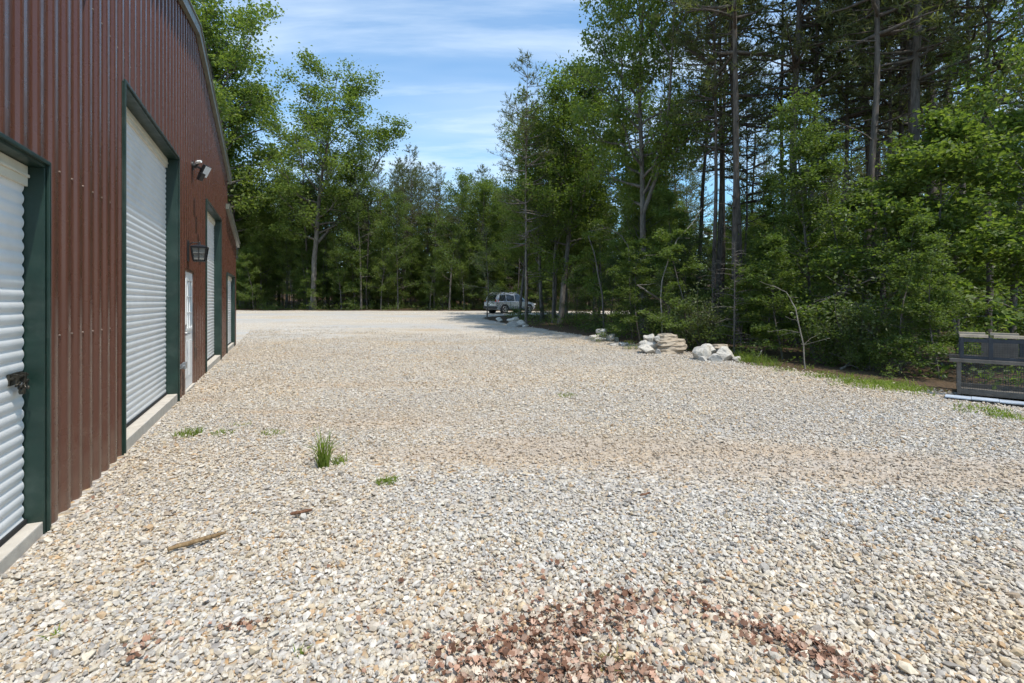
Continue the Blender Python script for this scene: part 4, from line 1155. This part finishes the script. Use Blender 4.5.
def bare_conifer(px, d, H, label, seed):
    g = random.Random(seed); mb = MB(); mb.tube([(0, 0, -.1), (.02, 0, H * .5), (0.03, .02, H)], [.03, .022, .006], 6)
    for k in range(34):
        z = H * (.12 + .86 * k / 34); a = g.uniform(0, 6.28); l = (H - z * .8) * g.uniform(.18, .34) + .1; e = Vector((math.cos(a) * l, math.sin(a) * l, z + g.uniform(-.05, .1)))
        p = Vector((.02, 0, z)); mid = p.lerp(e, .55) + Vector((0, 0, .04)); mb.tube([p, mid, e], [.010, .007, .003], 4)
        for _ in range(3):
            q = p.lerp(e, g.uniform(.4, .95)); mb.tube([q, q + Vector((g.gauss(0, .12), g.gauss(0, .12), g.gauss(.02, .05)))], [.005, .002], 3)
    o = empty('dead_conifer', base_pt(px, d)); tag(o, label, 'dead tree'); mb.build('trunk', M['bark_gray'], o, smooth=True, recalc=False)
bare_conifer(734, 13.6, 3.2, 'bare dead conifer with thin level twigs behind the last white heap', 2)
bare_conifer(712, 15.5, 2.9, 'shorter bare dead conifer near the pale green shrub', 8)
M['stick'] = bark_mat('brown stick', (0.16, 0.1, 0.05), (0.36, 0.25, 0.14), 14)
M['bark_chip'] = bark_mat('red brown bark', (0.1, 0.05, 0.03), (0.25, 0.13, 0.08), 14)
def stick(p0, p1, r, label, name, m='stick', seed=1):
    a, b = Vector(ground_at(*p0)), Vector(ground_at(*p1)); g = random.Random(seed); c = a.lerp(b, .5); pts = [a.lerp(b, k / 6) - c + Vector((g.gauss(0, r * .4), g.gauss(0, r * .4), r * .9 + .028)) for k in range(7)]
    mb = MB(); mb.tube(pts, [r * .75, r, r * 1.05, r * .95, r, r * .9, r * .6], 7)
    o = mb.build(name, M[m], smooth=True, recalc=False, loc=c); tag(o, label, 'stick')
stick((166, 556), (226, 539), .014, 'long brown stick lying on the gravel between barn and tall grass tuft', 'stick', seed=2)
stick((290, 520), (312, 515), .012, 'short reddish bark strip lying beyond the long brown stick', 'bark_strip', 'bark_chip', 3)
stick((640, 500), (650, 497), .008, 'small dark twig lying out on the open gravel', 'twig', 'bark_chip', 4)

# ------------------------------------------------------------------ wire cage at the wood's edge
M['cage_wood'] = surf('weathered cage wood', (0.125, 0.11, 0.094), 0.85, 0, 0.3, 9, .4, 50, stretch=(1, 1, 1))
M['cage_pale'] = surf('pale top board', (0.42, 0.34, 0.25), 0.8, 0, 0.2, 9, .3, 50)
M['cage_dark'] = surf('dark blue grey post', (0.028, 0.034, 0.045), 0.6, 0, 0.3, 9)
M['wire'] = surf('dull wire', (0.06, 0.062, 0.066), 0.5, 0.5, 0.2, 30)
cgx, cgy, cgz = ground_at(957, 397)
cang = math.atan2(-0.47, 0.53)
cage = empty('wire_cage', (cgx, cgy, cgz + .005), cang)
tag(cage, 'wooden framed wire mesh cage with dark posts and pale top boards, at the wood\'s edge', 'cage')
CL, CD, CH = 1.7, 0.85, 0.94     # along the front, depth, height
TOPH, MIDH = CH, 0.55
def cage_mesh(plane, a0, a1, z0, z1, off_, step, name):
    mb = MB(); t = .0035
    k = 0
    n = int((a1 - a0) / step); m = int((z1 - z0) / step)
    for i in range(n + 1):
        a = a0 + (a1 - a0) * i / n
        mb.box(*((a - t / 2, a + t / 2, off_ - t / 2, off_ + t / 2) if plane == 'y' else (off_ - t / 2, off_ + t / 2, a - t / 2, a + t / 2)), z0, z1)
    for j in range(m + 1):
        z = z0 + (z1 - z0) * j / m
        mb.box(*((a0, a1, off_ + t * .6, off_ + t * 1.6) if plane == 'y' else (off_ + t * .6, off_ + t * 1.6, a0, a1)), z - t / 2, z + t / 2)
    mb.build(name, M['wire'], cage, recalc=False)
def crail(x0, x1, y0, y1, z0, z1, nm, m): MB().box(x0, x1, y0, y1, z0, z1).build(nm, M[m], cage, bevel=.004)
# lower box
for x in (0.0, CL - .05):
    for y in (0.0, CD - .05): crail(x, x + .05, y, y + .05, .04, MIDH - .001, 'post', 'cage_wood')
for y in (0.002, CD - .048):
    crail(.051, CL - .051, y, y + .045, .05, .13, 'rail', 'cage_wood')
crail(-.09, CL + .06, -.03, .06, MIDH, MIDH + .055, 'rail', 'cage_wood'); crail(-.09, CL + .06, CD - .06, CD + .02, MIDH, MIDH + .055, 'rail', 'cage_wood')
crail(.002, .047, .061, CD - .061, .05, .12, 'rail', 'cage_wood'); crail(CL - .047, CL - .002, .061, CD - .061, .05, .12, 'rail', 'cage_wood')
# upper box
for k, x in enumerate((0.03, .36, .75, 1.14, CL - .08)):
    for y in (0.0, CD - .05): crail(x, x + .05, y, y + .05, MIDH + .056, CH + .004, 'post', 'cage_dark')
for x0, x1 in ((.03, .355), (.415, .745), (.805, 1.135), (1.195, CL - .03)):
    crail(x0, x1, -.012, .06, CH - .045 + .05, CH + .05, 'top_board', 'cage_pale'); crail(x0, x1, CD - .06, CD, CH + .005, CH + .05, 'top_board', 'cage_pale')
crail(.081, CL - .081, .004, .04, MIDH + .058, MIDH + .10, 'rail', 'cage_dark'); crail(.081, CL - .081, .006, .042, CH - .07, CH - .01, 'rail', 'cage_dark')
cage_mesh('y', .05, CL - .05, .13, MIDH, .02, .026, 'mesh_panel'); cage_mesh('y', .08, CL - .08, MIDH + .1, CH - .07, .022, .028, 'mesh_panel')
cage_mesh('y', .05, CL - .05, .13, MIDH, CD - .02, .03, 'mesh_panel'); cage_mesh('x', .05, CD - .05, .12, MIDH, .02, .026, 'mesh_panel'); cage_mesh('x', .05, CD - .05, MIDH + .06, CH, .055, .03, 'mesh_panel')
MB().box(.05, CL - .05, .05, CD - .05, .045, .06).build('cage_floor', M['cage_wood'], cage)
MB().box(.30, .72, CD - .30, CD - .27, MIDH + .06, CH - .08).build('back_board', M['cage_wood'], cage)
# board on the ground in front
M['pale_board'] = surf('blue white sheet', (0.5, 0.55, 0.62), 0.35, 0, 0.15, 3, dirt=((0.12, 0.14, 0.16), .8))
bx, by, bz = ground_at(945, 399.5)
bd = empty('flat_panel', (bx, by, bz + .02), cang - .02); tag(bd, 'blue-white panel lying flat on the gravel along the wire cage', 'panel')
mb = MB()
for k in range(6): mb.box(k * .30, k * .30 + .296, 0, .24, .012 + .004 * (k % 2), .03 + .004 * (k % 2))
mb.build('panel_face', M['pale_board'], bd, bevel=.004)
MB().box(.01, 1.78, .01, .23, -.02, .0115).build('panel_underside', M['black_metal'], bd)

# ------------------------------------------------------------------ parked car
M['car_paint'] = surf('silver car paint', (0.4, 0.41, 0.425), 0.28, 0.5, 0.04, 2)
M['tyre'] = surf('tyre rubber', (0.018, 0.018, 0.018), 0.85, 0, 0.2, 20)
M['rim'] = surf('alloy rim', (0.5, 0.5, 0.51), 0.35, 0.8, 0.1, 20)
M['red_lens'] = surf('red tail lamp', (0.3, 0.015, 0.012), 0.2, 0, 0.1, 10)
M['clear_lens'] = surf('clear headlamp', (0.6, 0.62, 0.64), 0.15, 0, 0.1, 10)
M['black_plastic'] = surf('black plastic', (0.02, 0.02, 0.021), 0.6, 0, 0.2, 10)
cx_, cy_, cz_ = xz(510.5, 43.6)
car = empty('parked_car', (cx_, cy_, cz_), math.radians(40))
tag(car, 'silver SUV parked at the wood\'s edge with its dark tail towards the gravel lot', 'car')
def car_body():
    # loft: cross sections along x (front +x): belt height, sill height, half width at sill / belt, roof height, roof half width
    st = [(-2.34, .62, .90, .74, .80), (-2.30, .45, .98, .83, .86), (-2.0, .30, 1.02, .92, .93), (-1.2, .26, 1.03, .93, .93), (0, .25, 1.02, .93, .93), (.9, .25, 1.01, .93, .92),
          (1.5, .26, .99, .92, .88), (1.95, .28, .93, .90, .80), (2.25, .36, .84, .80, .66), (2.36, .48, .74, .66, .56)]
    V, Fc = [], []
    for x, zs, zb, ws, wb in st:
        zm = zs + (zb - zs) * .45
        V += [(x, -ws * .92, zs), (x, -ws, zm), (x, -wb, zb - .04), (x, -wb * .93, zb), (x, wb * .93, zb), (x, wb, zb - .04), (x, ws, zm), (x, ws * .92, zs)]
    n = 8
    for i in range(len(st) - 1):
        for j in range(n):
            k = (j + 1) % n; Fc.append((i * n + j, i * n + k, (i + 1) * n + k, (i + 1) * n + j))
    Fc.append(tuple(range(n))); Fc.append(tuple((len(st) - 1) * n + j for j in range(n))[::-1])
    mb = MB(); mb.add(V, Fc)
    # cabin
    cb = [(-2.26, .95, .84, .0), (-2.12, 1.30, .78, 0), (-1.92, 1.62, .68, 0), (-1.2, 1.72, .67, 0), (-.2, 1.73, .67, 0), (.35, 1.66, .66, 0), (.78, 1.36, .74, 0), (1.22, 1.0, .82, 0)]
    V, Fc = [], []
    for x, zt, wt, _ in cb: V += [(x, -.87, .94), (x, -wt, zt), (x, -wt * .8, zt + .02), (x, wt * .8, zt + .02), (x, wt, zt), (x, .87, .94)]
    n = 6
    for i in range(len(cb) - 1):
        for j in range(n):
            k = (j + 1) % n; Fc.append((i * n + j, i * n + k, (i + 1) * n + k, (i + 1) * n + j))
    Fc.append(tuple(range(n))); Fc.append(tuple((len(cb) - 1) * n + j for j in range(n))[::-1])
    mb.add(V, Fc)
    return mb.build('body', M['car_paint'], car, smooth=False, bevel=.018)
body = car_body()
def side_pt(x, z, sg, out=.006):
    """point on the cabin side: it leans in towards the roof"""
    t = (z - .94) / (1.70 - .94); return (x, sg * (.87 + (.665 - .87) * t + out), z)
for sg in (-1, 1):
    for quad, nm in ((((-1.98, 1.06), (-1.18, 1.06), (-1.16, 1.60), (-1.80, 1.55)), 'side_window'), (((-1.12, 1.05), (-.22, 1.05), (-.22, 1.62), (-1.10, 1.61)), 'side_window'), (((-.15, 1.05), (.92, 1.05), (.55, 1.42), (.25, 1.58), (-.15, 1.62)), 'side_window')):
        A = [side_pt(x, z, sg, .010) for x, z in quad]; B = [side_pt(x, z, sg, -.02) for x, z in quad]; n = len(A)
        MB().add(A + B, [tuple(range(n)), tuple(range(n, 2 * n))[::-1]] + [(i, n + i, n + (i + 1) % n, (i + 1) % n) for i in range(n)]).build(nm, M['car_glass'], car)
    MB().tube([(-1.75, sg * .62, 1.70), (-1.6, sg * .62, 1.775), (.05, sg * .62, 1.775), (.25, sg * .62, 1.70)], .02, 6).build('roof_rail', M['rim'], car)
    b = MB(); b.box(.66, .84, sg * .98 - .09, sg * .98 + .09, 1.04, 1.18); b.build('wing_mirror', M['car_paint'], car, bevel=.03)
    MB().add([side_pt(-2.05, .98, sg, .03), side_pt(-2.05, .98, sg, -.05), (-2.33, sg * .70, .98), (-2.335, sg * .76, .98), side_pt(-2.0, 1.16, sg, .02), side_pt(-2.0, 1.16, sg, -.05), (-2.24, sg * .66, 1.16), (-2.245, sg * .74, 1.16)],
             [(0, 1, 2, 3), (4, 5, 6, 7), (0, 1, 5, 4), (1, 2, 6, 5), (2, 3, 7, 6), (3, 0, 4, 7)]).build('tail_light', M['red_lens'], car)
    b = MB(); b.box(2.02, 2.30, sg * .68 - .13, sg * .68 + .13, .70, .83); b.build('headlight', M['clear_lens'], car, bevel=.03)
    for wx in (-1.40, 1.38):
        w = empty('wheel', (wx, sg * .82, .36), 0, car)
        b = MB(); b.cyl((0, 0, 0), (0, 1, 0), .36, .24, 28); b.build('tyre', M['tyre'], w, bevel=.03)
        b = MB(); b.cyl((0, sg * .125, 0), (0, 1, 0), .06, .03, 12)
        for k in range(5):
            a = k * 2 * PI / 5; b.bar((0, sg * .125, 0), (.23 * math.cos(a), sg * .125, .23 * math.sin(a)), .02, .07, (0, 1, 0))
        ringp = [(.24 * math.cos(t), sg * .122, .24 * math.sin(t)) for t in np.linspace(0, 2 * PI, 25)]; b.tube(ringp, .02, 6); b.build('rim', M['rim'], w)
        arc = [(wx + .43 * math.cos(t), sg * .925, .36 + .43 * math.sin(t)) for t in np.linspace(-.1, PI + .1, 17)]; MB().tube(arc, .035, 6).build('wheel_arch', M['black_plastic'], car)
        MB().cyl((wx, sg * .83, .36), (0, 1, 0), .41, .21, 24).build('wheel_well', M['black_plastic'], car)
    MB().box(-.95, .92, sg * .915 - .02, sg * .915 + .02, .24, .40).build('side_sill', M['black_plastic'], car, bevel=.01)
MB().add([(-2.245, -.62, 1.10), (-2.245, .62, 1.10), (-2.0, .56, 1.55), (-2.0, -.56, 1.55), (-2.19, -.62, 1.10), (-2.19, .62, 1.10), (-1.94, .56, 1.55), (-1.94, -.56, 1.55)],
         [(0, 1, 2, 3), (4, 5, 6, 7), (0, 1, 5, 4), (1, 2, 6, 5), (2, 3, 7, 6), (3, 0, 4, 7)]).build('rear_window', M['car_glass'], car)
MB().add([(1.16, -.70, 1.075), (1.16, .70, 1.075), (.42, .58, 1.66), (.42, -.58, 1.66), (1.10, -.70, 1.02), (1.10, .70, 1.02), (.37, .58, 1.60), (.37, -.58, 1.60)],
         [(0, 1, 2, 3), (4, 5, 6, 7), (0, 1, 5, 4), (1, 2, 6, 5), (2, 3, 7, 6), (3, 0, 4, 7)]).build('windscreen', M['car_glass'], car)
b = MB(); b.box(-2.40, -2.2, -.84, .84, .40, .62); b.build('rear_bumper', M['black_plastic'], car, bevel=.04)
b = MB(); b.box(2.1, 2.38, -.78, .78, .32, .52); b.build('front_bumper', M['black_plastic'], car, bevel=.04)
b = MB(); b.box(-2.05, -1.86, -.60, .60, 1.655, 1.70); b.build('roof_spoiler', M['car_paint'], car, bevel=.015)
MB().box(-2.352, -2.335, -.26, .26, .72, .84).build('number_plate', M['white_paint'], car)

# ------------------------------------------------------------------ light, sky, camera
EL = math.radians(63); SX, SY = .68, -.73
hl = math.hypot(SX, SY); SX /= hl; SY /= hl
S = Vector((SX * math.cos(EL), SY * math.cos(EL), math.sin(EL)))
sun = bpy.data.lights.new('Sun', 'SUN'); sun.energy = 3.6; sun.angle = math.radians(.53); sun.color = (1, .95, .87)
so = bpy.data.objects.new('Sun', sun); COL.objects.link(so); so.rotation_euler = S.to_track_quat('Z', 'Y').to_euler(); so.location = (10, -10, 40)

w = bpy.data.worlds.new('World'); sc.world = w; w.use_nodes = True
nt = w.node_tree; bg = nt.nodes['Background']
sky = nt.nodes.new('ShaderNodeTexSky'); sky.sky_type = 'NISHITA'; sky.sun_disc = False
sky.sun_elevation = EL; sky.sun_rotation = math.atan2(SX, SY); sky.air_density = 1.0; sky.dust_density = .6; sky.ozone_density = 1.2
tc = nt.nodes.new('ShaderNodeTexCoord'); sp = nt.nodes.new('ShaderNodeSeparateXYZ'); L(nt, tc.outputs['Generated'], sp.inputs[0])
zc = math_(nt, 'ADD', math_(nt, 'MAXIMUM', sp.outputs['Z'], 0.0), .12)
cmb = nt.nodes.new('ShaderNodeCombineXYZ'); L(nt, math_(nt, 'DIVIDE', sp.outputs['X'], zc), cmb.inputs[0]); L(nt, math_(nt, 'DIVIDE', sp.outputs['Y'], zc), cmb.inputs[1])
def cloud(rot, scl, s, lo, hi, amt, det=8):
    mp = nt.nodes.new('ShaderNodeMapping'); mp.inputs['Rotation'].default_value = (0, 0, rot); mp.inputs['Scale'].default_value = scl; L(nt, cmb.outputs[0], mp.inputs[0])
    n = nt.nodes.new('ShaderNodeTexNoise'); n.inputs['Scale'].default_value = s; n.inputs['Detail'].default_value = det; n.inputs['Roughness'].default_value = .58; n.inputs['Distortion'].default_value = .35
    L(nt, mp.outputs[0], n.inputs['Vector']); return math_(nt, 'MULTIPLY', ramp(nt, n.outputs['Fac'], [(lo, 0.0), (hi, 1.0)]), amt)
c1 = cloud(.25, (.5, 2.0, 1), 1.3, .46, .82, .7); c2 = cloud(-.1, (.3, .9, 1), .7, .36, .75, .6, 5)
cf = math_(nt, 'MINIMUM', math_(nt, 'ADD', c1, c2), .85)
hsv = nt.nodes.new('ShaderNodeHueSaturation'); hsv.inputs['Saturation'].default_value = 1.32; hsv.inputs['Value'].default_value = 1.2; L(nt, sky.outputs[0], hsv.inputs['Color'])
skyc = mix(nt, 1.0, hsv.outputs[0], (.8, 1.05, 1.02), 'MULTIPLY')
L(nt, mix(nt, cf, skyc, (5.6, 6.3, 7.0)), bg.inputs['Color'])
bg.inputs['Strength'].default_value = .15

cam = bpy.data.cameras.new('Camera'); cam.sensor_width = 36; cam.sensor_fit = 'HORIZONTAL'; cam.lens = F / 1024 * 36
cam.shift_y = (HOR - 341.5) / 1024; cam.clip_end = 2000; cam.clip_start = .05
co = bpy.data.objects.new('Camera', cam); COL.objects.link(co); co.location = (0, 0, CAMH); co.rotation_euler = (PI / 2, 0, 0)
sc.camera = co
vs = sc.view_settings; vs.view_transform = 'Standard'; vs.look = 'None'; vs.gamma = 1; vs.exposure = 0.36; vs.use_curve_mapping = False
cy = sc.cycles; cy.use_denoising = True; cy.denoiser = 'OPENIMAGEDENOISE'; cy.max_bounces = 10; cy.diffuse_bounces = 6; cy.glossy_bounces = 2; cy.transmission_bounces = 6
cy.use_adaptive_sampling = True; cy.adaptive_threshold = .02
